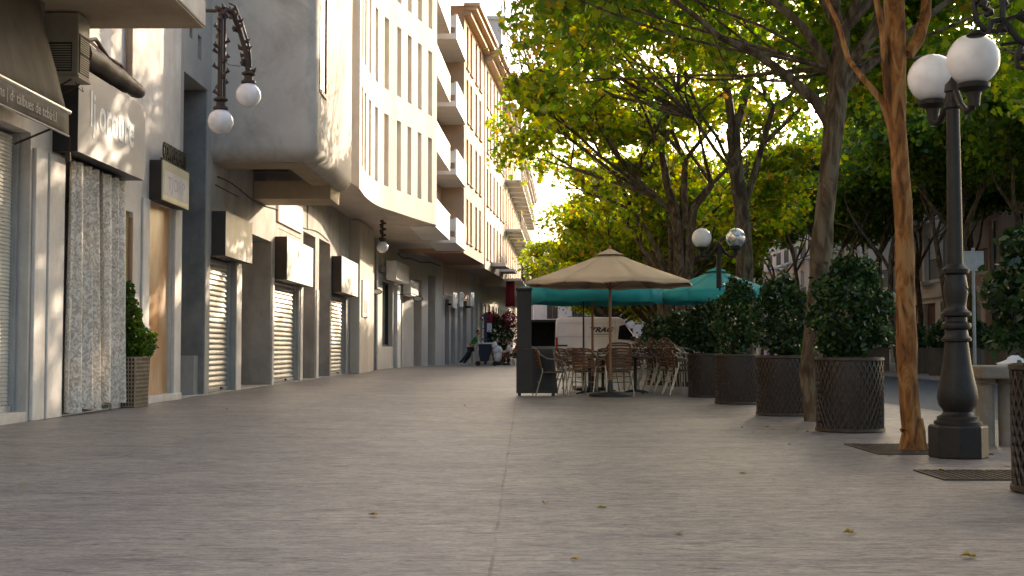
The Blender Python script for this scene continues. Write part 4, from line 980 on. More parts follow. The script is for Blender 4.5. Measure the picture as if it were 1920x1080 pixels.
# T4 : clump of stems
b4 = Vector((4.12, 33.8, 0)); Y4 = b4.y
tr = [(0, 0, -.02), rel(1278, 600, Y4, b4), rel(1274, 480, Y4, b4), rel(1270, 420, Y4, b4), rel(1262, 380, Y4, b4)]
ex = [([rel(1292, 700, Y4, b4), rel(1290, 560, Y4, b4), rel(1292, 450, Y4, b4), rel(1300, 390, Y4, b4), rel(1335, 345, Y4, b4)], [.15, .14, .13, .12, .09]),
      ([rel(1262, 385, Y4, b4), rel(1250, 340, Y4, b4), rel(1240, 280, Y4, b4)], [.13, .11, .08]),
      ([rel(1285, 430, Y4, b4), rel(1282, 360, Y4, b4), rel(1285, 300, Y4, b4)], [.12, .10, .08]),
      ([rel(1265, 400, Y4, b4), rel(1230, 370, Y4, b4), rel(1190, 330, Y4, b4)], [.09, .08, .06])]
lt = []
for e_ in ex: lt += limbset(e_[0][-1], 3, 2.2, .06, rg, .95)
for dy, dz, ln in ((-.6, .3, 3.6), (0, .5, 3.9), (.6, .35, 3.6)): lt.append((ex[3][0][1], (-1, dy, dz), ln, .06))
make_tree('plane_tree', 'clump of reddish plane trunks behind the beige parasol', b4, tr, [.18, .16, .15, .14, .13], lt, 14, M['leafwarm'], M['bark'], .15, 46, .33, 3.2, 7.7, lim0=-.7, gap=-.1, group=GT, extra=ex)
# further trees of the near row: generic prototypes copied along the row
def generic(name, label, loc, seed, fork, ln, rad, leaf, group, zmax, zmin=3.0, size=.22, per=24, sig=.45, n=6, tilt=.95, bark='bark', tmpl=LEAF6, lean=.1, maxlev=3, lim0=-.05, gap=-.35):
    rg = random.Random(seed)
    tr = [(0, 0, -.02), (rg.uniform(-lean, lean), rg.uniform(-lean, lean), fork * .5), (rg.uniform(-lean, lean) * 1.5, rg.uniform(-lean, lean) * 1.5, fork)]
    lt = limbset(tr[-1], n, ln, rad * .6, rg, tilt, .25)
    return make_tree(name, label, loc, tr, [rad, rad * .85, rad * .8], lt, seed, leaf, M[bark], size, per, sig, zmin, zmax, maxlev, tmpl, group, lim0=lim0, gap=gap)
FL = 'yellow-green plane tree farther along the near row, past the beige parasol'
p1 = generic('plane_tree', FL, (4.45, 38.6, 0), 31, 3.0, 2.5, .15, M['leafwarm'], GT, 6.7, 3.0, .145, 40, .33, 7, tmpl=LEAF12, gap=.25)
p2 = generic('plane_tree', FL, (4.75, 43.5, 0), 32, 2.9, 2.5, .15, M['leafwarm'], GT, 7.0, 2.9, .145, 40, .33, 7, tmpl=LEAF12, gap=-.05)
p3 = generic('plane_tree', FL, (5.1, 48.5, 0), 33, 2.8, 2.3, .15, M['leafwarm'], GT, 6.7, 2.9, .16, 34, .34, gap=-.05)
p4 = generic('plane_tree', FL, (5.5, 53.5, 0), 36, 2.5, 2.6, .15, M['leafwarm'], GT, 6.9, 2.2, .17, 46, .36, 8, 1.1, gap=-.2, lim0=.3)
for i, (x, y) in enumerate(((5.95, 58.5), (6.3, 64), (4.6, 72), (5.0, 78), (5.6, 85), (6.3, 93), (7.0, 102), (7.8, 112))):
    pr = (p4, p4, p3)[i % 3]; k = (1.0, .92, .9)[i % 3] * rg.uniform(.94, 1.03) + .12 * (y > 70)
    dup(pr, (x, y, 0), rg.uniform(-.5, .5), FL, GT, (k, k, k * .95))
# tree just outside the frame on the near right: shades the promenade and fills the top edge
generic('plane_tree', 'plane tree at the right edge whose branches cross the top right corner', (4.0, 6.2, 0), 35, 3.2, 2.3, .14, M['leaf'], GT, 8.5, 3.9, .115, 34, .27, 6, tmpl=LEAF12, lim0=2.9)
# rows across the road
GR = 'slender trees along the far side of the road'
LR = 'slender dark-trunked tree on the far side of the road'
s1 = generic('slender_tree', LR, (14.2, 40.2, 0), 41, 4.3, 2.7, .12, M['leafdark'], GR, 10.0, 6.0, .18, 46, .36, 4, .45, lean=.3)
s2 = generic('slender_tree', LR, (14.4, 44.3, 0), 42, 4.6, 2.6, .11, M['leafdark'], GR, 10.0, 6.2, .18, 46, .36, 4, .42, lean=.35)
s3 = generic('slender_tree', LR, (14.1, 48.2, 0), 43, 4.0, 2.8, .12, M['leafdark'], GR, 10.0, 5.9, .18, 46, .36, 4, .45, lean=.3)
row = [(14.3, 36.3), (14.2, 52.4), (14.4, 56.5), (14.2, 61), (14.3, 67), (14.4, 75), (14.2, 85), (14.3, 98), (14.2, 32), (14.3, 28), (14.4, 24)]
row += [(18.3, y) for y in (39, 45, 52, 60, 70)]
for i, (x, y) in enumerate(row):
    pr = (s1, s2, s3)[i % 3]; k = rg.uniform(.92, 1.04) + (.12 if y > 58 else 0)
    dup(pr, (x + rg.uniform(-.2, .2), y, 0), rg.uniform(0, 6.28), LR if x < 16 else 'slender tree standing close against the buildings across the road', GR if x < 16 else 'slender trees against the far buildings', (k, k, k))

# ------------------------------------------------------------------ planters
def shrub_pts(rx, ry, z0, z1, n, seed, fl=.25):
    g = np.random.default_rng(seed); P = []
    ph = g.uniform(0, 6.28, 8)
    while len(P) < n:
        v = g.normal(size=3); v /= np.linalg.norm(v); r = g.uniform(.55, 1.0) ** .35
        a = atan2(v[1], v[0]); k = 1 + .14 * sin(3 * a + ph[0]) * (1 - abs(v[2])) + .12 * sin(5 * v[2] * 2 + ph[1] + a) + .07 * sin(9 * a + 11 * v[2] + ph[2])
        if g.random() < .05: k *= g.uniform(1.08, 1.3)
        z = (v[2] * r * k * .5 + .5); w = 1 - .28 * max(0, z - .35)
        P.append((v[0] * rx * r * k * w, v[1] * ry * r * k * w, z0 + (z1 - z0) * z))
    return np.array(P)
def round_planter(label, loc, h, ztop, seed, lsize=.062, n=5200, rx=.50, group='round woven planters with evergreen shrubs'):
    t = thing('potted_shrub', label, 'planter', loc, random.Random(seed).uniform(0, 6), group)
    r = .36
    body = MB().lathe([(r * .93, 0), (r * .93, .02), (r * .96, h - .03), (r * .96, h), (r * .86, h), (r * .86, h - .08), (.01, h - .08)], n=40).build('planter', M['darkbrown'], t, world=False, smooth=True)
    w_ = MB(); K = 34
    for sg in (-1, 1):
        for k in range(K):
            pts = []
            for i in range(9):
                u = i / 8; a = 2 * pi * (k / K) + sg * u * 1.05; rr = r * (.945 + .02 * u) + .007 + .004 * sin((i + k) * pi) * sg
                pts.append((rr * cos(a), rr * sin(a), .03 + u * (h - .075)))
            w_.tube(pts, .0095, 4, False)
    w_.build('weave', M['weave'], body, world=False)
    for z in (.025, h - .02): MB().lathe([(r * .97, z - .022), (r * 1.02, z - .015), (r * 1.02, z + .015), (r * .97, z + .022)], n=40, cap=False).build('rim', M['weave'], body, world=False, smooth=True)
    MB().lathe([(.33, h - .06), (.01, h - .05)], n=24).build('soil', M['soil'], t, world=False)
    s = MB(); rg = random.Random(seed)
    for k in range(5):
        a = rg.uniform(0, 6.28); s.tube([(.03 * cos(a), .03 * sin(a), h - .07), (.12 * cos(a), .12 * sin(a), h + .3), (.2 * cos(a), .2 * sin(a), h + .75)], [.018, .013, .006], 6)
    s.build('stems', M['bark'], t, world=False)
    me = leaves_mesh('foliage', shrub_pts(rx, rx, h - .02, ztop, n, seed), lsize, M['shrubleaf'], seed, LEAFS, .5)
    o = bpy.data.objects.new('foliage', me); COL.objects.link(o); o.parent = t
    return t
pl = [('round dark woven planter with tall bushy shrub in front of grey tree trunk', (3.52, 13.9, 0), .80, 1.86, 51, .44),
      ('second round woven planter with egg-shaped shrub, left of the front one', (3.47, 17.2, 0), .80, 1.86, 52, .385),
      ('third round woven planter in the row, shrub before the teal parasol', (3.44, 20.7, 0), .80, 1.98, 53, .375),
      ('round woven planter with drooping shrub beside the stacked chairs', (3.38, 23.6, 0), .80, 1.72, 54, .41),
      ('dark round planter cut by the right edge of the photo, nearest of all', (3.42, 8.05, 0), .80, 1.75, 55, .50)]
for l, loc, h, zt, sd, rx in pl: round_planter(l, loc, h, zt, sd, rx=rx, n=6500 if sd in (51, 55) else 4200, lsize=.065 if sd in (51, 55) else .07)
round_planter('bright green rounded shrub in a planter just right of the white van', (3.34, 31.0, 0), .75, 1.62, 56, .09, 2600, .52)
round_planter('dark rounded shrub in a planter behind the stacked chairs', (3.72, 30.0, 0), .75, 1.75, 57, .09, 2600, .55)
# square wicker basket with topiary by the shop
TB = thing('potted_topiary', 'square wicker basket with a bright green shrub beside the lace curtain', 'planter', (-5.945, 19.5, 0))
s = MB(); s.loft([[(x * k, y * k * 1.1, z) for x, y in ((-.125, -.32), (.125, -.32), (.125, .32), (-.125, .32))] for k, z in ((.86, 0), (1.0, .76))]); bk = s.build('basket', M['darkbrown'], TB, world=False)
w_ = MB()
for i in range(13):
    z = .02 + i * .061; k = .86 + .14 * z / .76
    w_.obox((.125 * k + .008, 0, z), (.012, .64 * k * 1.1, .022)); w_.obox((0, -.32 * k * 1.1 - .008, z), (.25 * k, .012, .022))
for i in range(11):
    u = -1 + 2 * i / 10
    w_.tube([(.125 * .86 + .012, u * .32 * .86 * 1.1, .01), (.125 + .012, u * .32 * 1.1, .76)], .010, 5)
    if i % 2 == 0: w_.tube([(u * .125 * .86, -.32 * .86 * 1.1 - .012, .01), (u * .125, -.32 * 1.1 - .012, .76)], .010, 5)
w_.build('wicker', M['weavetan'], bk, world=False)
s = MB(); s.tube([(0, 0, .7), (-.02, .02, 1.2), (-.1, -.05, 1.8)], [.02, .018, .008], 6); s.build('stem', M['bark'], TB, world=False)
P = np.concatenate([shrub_pts(.20, .38, .72, 1.32, 1700, 61), shrub_pts(.16, .28, 1.15, 1.62, 800, 62) + np.array([-.03, -.08, 0]), shrub_pts(.10, .15, 1.5, 1.9, 350, 63) + np.array([-.06, -.14, 0]), shrub_pts(.16, .2, .78, 1.2, 600, 64) + np.array([.10, .24, 0])])
o = bpy.data.objects.new('foliage', leaves_mesh('foliage', P, .07, M['topiaryleaf'], 61, LEAFS, .5)); COL.objects.link(o); o.parent = TB
# planters on the far side of the road
def box_planter(loc):
    t = thing('box_planter', 'wooden box planter with dark shrub along the far kerb', 'planter', loc, 0, 'box planters along the far kerb')
    s = MB(); s.box(-.45, .45, -.45, .45, 0, .85); s.box(-.48, .48, -.48, .48, .85, .9)
    for k in range(6): s.box(-.462, -.45, -.44 + k * .15, -.31 + k * .15, .03, .83); s.box(-.44 + k * .15, -.31 + k * .15, -.462, -.45, .03, .83)
    s.build('box', M['planterwood'], t, world=False)
    o = bpy.data.objects.new('foliage', leaves_mesh('foliage', shrub_pts(.6, .6, .8, 1.75, 1500, 71), .13, M['shrubleaf'], 71, LEAFS, .5)); COL.objects.link(o); o.parent = t
    return t
bp0 = box_planter((13.75, 33.5, 0))
for y in (36.4, 39.5, 42, 45.5, 50, 55, 60): dup(bp0, (13.75, y, 0), y)

# ------------------------------------------------------------------ café furniture
def chair_proto(label, loc, rz, group):
    t = thing('cafe_chair', label, 'chair', loc, rz, group); w = .255
    B_ = lambda mb, n, m, **k: mb.build(n, M[m], t, world=False, **k)
    for sx in (-1, 1):
        s = MB(); s.tube([(sx * (w + .02), .27, 0), (sx * w, .24, .45), (sx * w, .22, .60), (sx * w, .17, .655), (sx * w, .06, .675)], .0125, 8); B_(s, 'leg', 'alu', smooth=True)
        s = MB(); s.tube([(sx * (w + .01), -.33, 0), (sx * .24, -.20, .45), (sx * .235, -.20, .52)], .0125, 8); B_(s, 'leg', 'alu', smooth=True)
        s = MB(); s.tube([(sx * w, .06, .675), (sx * w, -.12, .70), (sx * .25, -.25, .78), (sx * .21, -.285, .845)], .013, 8); B_(s, 'armrest', 'alu', smooth=True)
    s = MB()
    for k in range(7): s.obox((0, -.18 + k * .062, .455 + .006 * abs(k - 3) / 3), (.46, .045, .014))
    B_(s, 'seat', 'slat')
    s = MB()
    for sx in (-1, 1): s.tube([(sx * .235, .25, .44), (sx * .235, -.20, .44)], .011, 6)
    s.tube([(-.235, .25, .44), (.235, .25, .44)], .011, 6); s.tube([(-.25, -.26, .26), (.25, -.26, .26)], .009, 6); B_(s, 'seat_frame', 'alu', smooth=True)
    s = MB()
    for k in range(6):
        z = .535 + k * .058; pts = [(x, -.215 - .09 * (z - .5) / .35 - .05 * (1 - (x / .23) ** 2), z + .012 * (1 - (x / .23) ** 2)) for x in (-.225, -.15, -.07, 0, .07, .15, .225)]
        ring = [[(x, y - .006, z_ - .018), (x, y + .006, z_ - .018), (x, y + .006, z_ + .018), (x, y - .006, z_ + .018)] for x, y, z_ in pts]
        s.loft(ring)
    s.tube([(-.215, -.285, .85), (-.15, -.325, .872), (0, -.345, .885), (.15, -.325, .872), (.215, -.285, .85)], .017, 8)
    for sx in (-1, 1): s.tube([(sx * .232, -.21, .48), (sx * .225, -.25, .68), (sx * .213, -.288, .855)], .014, 6)
    B_(s, 'backrest', 'slat', smooth=True)
    return t
GC = 'café chairs around the parasol tables'
c0 = chair_proto('café chair with bent aluminium arms, leftmost, beside the dark stand', (.52, 24.05, 0), R(-84), GC)
for x, y, a, l in ((.95, 25.6, -100, 'café chair directly behind the leftmost chair'), (1.0, 26.6, -60, 'café chair half hidden at the left of the far table'),
                   (1.25, 24.15, -35, 'café chair at the round table, left of the wooden parasol pole'), (1.62, 26.9, 150, 'café chair at the far table facing the camera'),
                   (1.98, 26.0, 100, 'café chair turned sideways behind the stacked chairs at the table'), (1.2, 27.6, 200, 'café chair farthest back under the teal parasol')):
    dup(c0, (x, y, 0), R(a), l, GC)
def stack(x, y, a, n, where, group):
    names = ['lowest', 'second', 'third', 'fourth']
    for k in range(n):
        q_ = Vector((0, .055 * k, .105 * k)); q_.rotate(Euler((0, 0, R(a))))
        dup(c0, (x + q_.x, y + q_.y, q_.z), R(a), f'{names[k] if k < n - 1 else "topmost"} café chair of the stack {where}', group)
GSK = 'stacked café chairs'
stack(1.72, 24.1, 14, 2, 'seen from behind at the wooden parasol pole', GSK)
stack(2.62, 27.3, -78, 3, 'left of the others by the planters', GSK)
stack(2.80, 26.2, -82, 3, 'second from the left by the planters', GSK)
stack(3.0, 25.6, -76, 3, 'third from the left by the planters', GSK)
stack(3.05, 24.7, -80, 2, 'touching the round woven planter', GSK)
def table(label, loc):
    t = thing('cafe_table', label, 'table', loc, 0, 'round café tables')
    MB().lathe([(.34, .70), (.35, .705), (.35, .73), (.34, .735)], n=32).build('tabletop', M['darkbrown'], t, world=False, bevel=.004)
    MB().lathe([(.035, .04), (.03, .2), (.03, .66), (.06, .70)], n=14).build('column', M['black'], t, world=False, smooth=True)
    s = MB()
    for k in range(4):
        a = k * pi / 2 + .5; s.tube([(.02 * cos(a), .02 * sin(a), .06), (.18 * cos(a), .18 * sin(a), .045), (.3 * cos(a), .3 * sin(a), .015)], [.03, .022, .015], 7)
    s.build('foot', M['black'], t, world=False, smooth=True)
    return t
t0 = table('round dark café table just left of the front wooden pole', (1.28, 24.9, 0))
dup(t0, (1.62, 26.3, 0), None, 'round dark café table under the teal parasol')
t2 = dup(t0, (2.2, 25.3, 0), None, 'round dark café table between the stacks of chairs')
def parasol(label, loc, Rr, ze, za, mat, n=8, val=.06, pole='wood', pr=.026, base=True, rot=.1, capk=.17):
    t = thing('parasol', label, 'parasol', loc, 0, 'café parasols')
    MB().tube([(0, 0, .05), (0, 0, za + .03)], pr, 12).build('pole', M[pole], t, world=False, smooth=True)
    V = lambda k, r, z: (r * cos(2 * pi * k / n + rot), r * sin(2 * pi * k / n + rot), z)
    s = MB()
    for k in range(n):
        m_ = 6; rows = []
        for i in range(m_ + 1):
            u = .14 + .86 * i / m_; sag = -.045 * sin(pi * u); z = za - (za - ze) * (u - .0) + sag * .3
            a, b = Vector(V(k, Rr * u, z)), Vector(V(k + 1, Rr * u, z)); mid = (a + b) / 2 + Vector((0, 0, -.018 * u))
            rows.append([a, a.lerp(mid, .55), mid, mid.lerp(b, .45), b])
        s.loft(rows, False, False)
        if val > 0:
            lo = [Vector(p) * 1 for p in rows[-1]]; lo2 = [Vector((p.x * 1.004, p.y * 1.004, p.z - val + .012 * sin(j * 2.2))) for j, p in enumerate(lo)]
            s.loft([lo, lo2], False, False)
    o = s.build('canopy', M[mat], t, world=False, smooth=True); so = o.modifiers.new('solid', 'SOLIDIFY'); so.thickness = .006
    s = MB(); s.loft([[V(k, Rr * capk, za - (za - ze) * .14 + .02) for k in range(n)], [V(k, .03, za + .05) for k in range(n)]]); s.build('vent_cap', M[mat], t, world=False)
    MB().lathe([(.015, za + .03), (.03, za + .06), (.02, za + .10), (.004, za + .13)], n=10).build('finial', M[pole], t, world=False)
    for k in range(n):
        MB().tube([V(k, .04, za - .12), V(k, Rr * .5, za - (za - ze) * .5 - .045), V(k, Rr * .985, ze - .03)], .011, 6).build('rib', M[pole], t, world=False)
    s = MB()
    for k in range(n): s.tube([V(k, .03, ze - .10), V(k, Rr * .45, za - (za - ze) * .45 - .05)], .009, 5)
    s.build('struts', M[pole], t, world=False)
    if base: MB().lathe([(.40, 0), (.40, .05), (.36, .075), (.06, .085), (.05, .2), (.04, .3), (.01, .3)], n=28).build('base', M['black'], t, world=False, smooth=True)
    return t
parasol('big beige canvas parasol on a wooden pole in front', (1.60, 23.7, 0), 1.60, 2.10, 2.68, 'canvas', 8, .05, rot=.22)
parasol('teal parasol with deep valance under the beige one', (1.46, 27.2, 0), 1.50, 2.18, 2.62, 'teal', 8, .34, rot=.05)
parasol('teal parasol behind the twin globe lamp', (4.24, 28.1, 0), 1.42, 2.10, 2.62, 'teal', 8, .22, rot=.2)
s = MB().tube([(1.32, 28.3, .02), (1.32, 28.3, 2.2)], .02, 8)
CP = thing('closed_parasol', 'thin black parasol post standing behind the tables', 'parasol', (1.32, 28.3, 0)); s.build('pole', M['black'], CP, smooth=True)
MB().lathe([(.25, 0), (.25, .06), (.04, .08)], (1.32, 28.3, 0), 20).build('base', M['black'], CP)
# dark stand
ST = thing('menu_stand', 'tall dark brown stand with a narrow upright at the left of the tables', 'stand', (.24, 24.1, 0))
s = MB(); s.prism([(-.16, 24.0), (.60, 24.0), (.60, 24.22), (-.16, 24.22)], .06, .06001)
s = MB(); s.loft([[(x, y, z) for x, y in ((x0, 24.0), (x1, 24.0), (x1, 24.2), (x0, 24.2))] for x0, x1, z in ((-.14, .64, .05), (-.14, .60, .45), (-.135, .545, .88))]); s.build('body', M['stand'], ST, bevel=.012)
s = MB().box(-.13, .145, 24.03, 24.17, .883, 1.98); s.build('upright', M['stand'], ST, bevel=.01)
s = MB().box(-.15, .16, 23.99, 24.21, 1.98, 2.02); s.build('cap', M['stand'], ST, bevel=.008)
s = MB().box(.17, .52, 23.985, 23.998, .12, .80); s.build('panel', M['dark'], ST)
for x in (-.08, .55):
    MB().box(x - .03, x + .03, 24.02, 24.18, 0, .05).build('foot', M['black'], ST)

# ------------------------------------------------------------------ van
def van():
    Y = 68.0; t = thing('delivery_van', 'white high-roof delivery van parked across behind the café tables', 'van', (3.9, Y, 0))
    K = Y / F
    x0 = (1042 - 982) * K; x1 = (1193 - 982) * K; L = x1 - x0
    prof = [(0.0, .42), (.0, 1.2), (.03, 2.3), (.09, 2.47), (.30, 2.54), (L * .78, 2.52), (L * .84, 2.42), (L * .97, 1.55), (L * 1.07, 1.35), (L * 1.14, 1.1), (L * 1.16, .75), (L * 1.16, .42), (L * 1.03, .34), (L * .12, .34)]
    W = 1.95
    s = MB(); rings = []
    for yy, ins in ((0, .05), (.06, 0), (W - .06, 0), (W, .05)):
        cx, cz = L * .5, 1.3; rings.append([(x0 + cx + (x - cx) * (1 - ins * .5), Y + yy + (.10 * max(0, z - 1.2) if yy < 1 else -.10 * max(0, z - 1.2)), cz + (z - cz) * (1 - ins * .4)) for x, z in prof])
    s.loft(rings); s.build('body', M['vanpaint'], t, smooth=True)
    yf = lambda z: Y + .10 * max(0, z - 1.2) - .008
    def panel(pts, name, m, d=0): MB().poly([(x0 + x, yf(z) - d, z) for x, z in pts]).build(name, M[m], t)
    def plate(pts, name, m):
        s = MB(); s.loft([[(x0 + x, yf(z) + dd, z) for x, z in pts] for dd in (-.012, .02)]); return s.build(name, M[m], t)
    plate([(L * .77, 1.35), (L * .79, 2.05), (L * .855, 2.12), (L * .95, 1.62), (L * .955, 1.3)], 'side_window', 'vanglass')
    plate([(.10, .98), (.62, .98), (.62, 1.06), (.10, 1.06)], 'side_moulding', 'black')
    plate([(-.02, .85), (.10, .85), (.10, 1.45), (.0, 1.45)], 'tail_light', 'tail')
    for a in (.11, L * .36, L * .745, L * .735):
        plate([(a, .55), (a + .012, .55), (a + .012, 2.35), (a, 2.35)], 'door_seam', 'steel')
    for (a, b, c, d_) in ((.16, L * .33, 1.5, 2.2), (L * .38, L * .71, 1.5, 2.2)):
        for q_ in (c, d_): plate([(a, q_), (b, q_), (b, q_ + .012), (a, q_ + .012)], 'panel_crease', 'steel')
    plate([(.2, .66), (L * 1.1, .66), (L * 1.1, .74), (.2, .74)], 'sill_strip', 'black')
    for wx in (L * .17, L * .93):
        s = MB(); s.loft([[(x0 + wx + .33 * cos(a), Y + dy, .33 + .33 * sin(a)) for a in [2 * pi * k / 24 for k in range(24)]] for dy in (-.02, .22)]); wh = s.build('wheel', M['rubber'], t, smooth=True)
        s = MB(); s.loft([[(x0 + wx + .2 * cos(a), Y + dy, .33 + .2 * sin(a)) for a in [2 * pi * k / 20 for k in range(20)]] for dy in (-.03, -.021)]); s.build('rim', M['steel'], wh)
        s = MB(); s.loft([[(x0 + wx + .33 * cos(a), Y + W + dy, .33 + .33 * sin(a)) for a in [2 * pi * k / 24 for k in range(24)]] for dy in (-.2, .02)]); s.build('wheel', M['rubber'], t, smooth=True)
    MB().box(x0 + L * .93, x0 + L * .99, Y - .2, Y - .02, 1.25, 1.5).build('wing_mirror', M['black'], t, bevel=.02)
    MB().box(x0 - .05, x0 + .06, Y + .1, Y + W - .1, .4, .6).build('rear_bumper', M['black'], t, bevel=.02)
    MB().box(x0 + L * .15, x0 + L * .6, Y + .25, Y + .30, 2.545, 2.58).build('roof_rail', M['black'], t)
    text('lettering', 'TRAG', M['black'], .36, t, (x0 + L * .56, yf(1.85) - .02, 1.84), (pi / 2, 0, 0), .003, 1.25, .012, shear=.4)
    MB().box(x0 + L * .44, x0 + L * .67, yf(1.6) - .02, yf(1.6) - .012, 1.60, 1.625).build('logo_stripe', M['black'], t)
    s = MB(); s.poly([(x0 + L * .425, yf(1.95) - .022, 1.99), (x0 + L * .50, yf(1.9) - .022, 1.97), (x0 + L * .46, yf(1.8) - .022, 1.80)]); s.build('logo_wedge', M['black'], t)
van()

# ------------------------------------------------------------------ people
def skin(name, joints, edges, rad, mat, parent, root=0):
    me = bpy.data.meshes.new(name); me.from_pydata(joints, edges, []); me.materials.append(mat)
    o = bpy.data.objects.new(name, me); COL.objects.link(o); o.parent = parent
    sk = o.modifiers.new('skin', 'SKIN'); sk.use_smooth_shade = True
    for i, v in enumerate(me.skin_vertices[0].data):
        r = rad[i]; v.radius = r if hasattr(r, '__len__') else (r, r); v.use_root = (i == root)
    sb = o.modifiers.new('sub', 'SUBSURF'); sb.levels = sb.render_levels = 1
    return o
def head(parent, c, r=.105, hair=True):
    s = MB(); s.sphere(c, r, 16, 12, 1.22)
    o = s.build('head', M['skin'], parent, smooth=True, world=False)
    f = MB(); f.tube([(c[0] + r * .9, c[1], c[2] + .02), (c[0] + r * 1.18, c[1], c[2] - .03)], [.012, .02], 6)
    for sy in (-1, 1): f.sphere((c[0], c[1] + sy * r, c[2]), .028, 8, 6, 1.3)
    f.build('face', M['skin'], o, world=False, smooth=True)
    e = MB()
    for sy in (-1, 1): e.sphere((c[0] + r * .88, c[1] + sy * .038, c[2] + .025), .014, 8, 6)
    e.obox((c[0] + r * .93, c[1], c[2] - .065), (.012, .05, .01)); e.build('eyes', M['hair'], o, world=False)
    h = MB(); h.lathe([(r * 1.03 * cos(t), r * 1.24 * sin(t)) for t in (.0, .3, .6, .9, 1.2, 1.5)], (c[0] - .02, c[1], c[2] + .015), 16); h.build('hair', M['hair'], o, world=False, smooth=True)
def fingers(pts, wrist, d, side):
    """five short chains rooted in the palm; returns joints, edges, radii"""
    J, Ed, Ra = [], [], []
    w = Vector(wrist); d = Vector(d).normalized(); sd = Vector(side).normalized(); dn = Vector((0, 0, -1))
    for k in range(5):
        if k < 4: b = w + d * .09 + sd * (k - 1.5) * .021; ln = (.065, .075, .07, .055)[k]; dd = d
        else: b = w + d * .035 - sd * .045; ln = .055; dd = (d - sd * .7).normalized()
        i = len(J); J += [b, b + dd * ln * .55 + dn * .012, b + dd * ln * .8 + dn * .045]; Ed += [(i, i + 1), (i + 1, i + 2)]; Ra += [.010, .0095, .008]
    return J, Ed, Ra
def person_pushing():
    t = thing('person', 'person in green and orange shirt leaning forward to push a loaded cart', 'person', (-2.72, 63.5, 0))
    # body faces +X, leaning
    hip, sh = Vector((.10, 0, .90)), Vector((.38, 0, 1.40))
    J = [hip, hip + Vector((.10, 0, .2)), sh - Vector((.03, 0, .08)), sh + Vector((.03, 0, .06)), sh + Vector((.07, 0, .16)),
         hip + Vector((-.01, .1, -.06)), Vector((.02, .12, .48)), Vector((-.30, .12, .09)), Vector((-.17, .12, .045)),
         hip + Vector((-.01, -.1, -.06)), Vector((-.12, -.1, .50)), Vector((-.46, -.1, .12)), Vector((-.34, -.1, .04)),
         sh + Vector((-.02, .19, .0)), Vector((.46, .24, 1.14)), Vector((.72, .2, 1.06)), Vector((.80, .2, 1.05)),
         sh + Vector((-.02, -.19, .0)), Vector((.46, -.24, 1.14)), Vector((.72, -.2, 1.06)), Vector((.80, -.2, 1.05))]
    Ed = [(0, 1), (1, 2), (2, 3), (3, 4), (0, 5), (5, 6), (6, 7), (7, 8), (0, 9), (9, 10), (10, 11), (11, 12), (2, 13), (13, 14), (14, 15), (15, 16), (2, 17), (17, 18), (18, 19), (19, 20)]
    Ra = [(.15, .12), (.14, .11), (.17, .12), .06, .05, .09, .065, .045, .04, .09, .065, .045, .04, .06, .045, .033, .035, .06, .045, .033, .035]
    skin('body', [tuple(p) for p in J], Ed, Ra, M['skin'], t)
    for sg in (1, -1):
        a, e_, r_ = fingers(None, (.78, sg * .2, 1.05), (1, 0, -.15), (0, sg, 0)); skin('fingers', [tuple(p) for p in a], e_, r_, M['skin'], t)
    head(t, (.47, 0, 1.66))
    g = Vector((.0, 0, 0))
    skin('shirt', [tuple(hip + Vector((.05, 0, .12))), tuple(hip + Vector((.12, 0, .24))), tuple(sh - Vector((.03, 0, .07))), tuple(sh + Vector((.01, 0, .02))), tuple(J[13]), tuple(J[13].lerp(J[14], .8)), tuple(J[17]), tuple(J[17].lerp(J[18], .8))],
         [(0, 1), (1, 2), (2, 3), (2, 4), (4, 5), (2, 6), (6, 7)], [(.18, .14), (.175, .14), (.20, .145), .08, .085, .07, .085, .07], M['green'], t)
    skin('vest', [tuple(hip + Vector((-.02, 0, .05))), tuple(hip + Vector((.08, 0, .26)))], [(0, 1)], [(.19, .155), (.185, .15)], M['orangecloth'], t)
    skin('shirt_front', [tuple(sh + Vector((.06, 0, -.10))), tuple(hip + Vector((.23, 0, .28)))], [(0, 1)], [(.13, .10), (.12, .10)], M['whitecloth'], t)
    skin('trousers', [tuple(hip + Vector((0, 0, .02))), *[tuple(J[i]) for i in (5, 6)], tuple(J[7] + Vector((.02, 0, .03))), *[tuple(J[i]) for i in (9, 10)], tuple(J[11] + Vector((.02, 0, .03)))],
         [(0, 1), (1, 2), (2, 3), (0, 4), (4, 5), (5, 6)], [(.17, .14), .105, .085, .065, .105, .085, .065], M['denim'], t)
    for i in (8, 12):
        s = MB(); p = J[i]; s.loft([[(p.x + x, p.y + y, z + (.05 if i == 12 else 0)) for x, y in ((-.16, -.045), (.10, -.05), (.13, 0), (.10, .05), (-.16, .045))] for z in (0, .04, .085)]); s.build('shoe', M['whitecloth'], t, world=False, bevel=.015)
person_pushing()
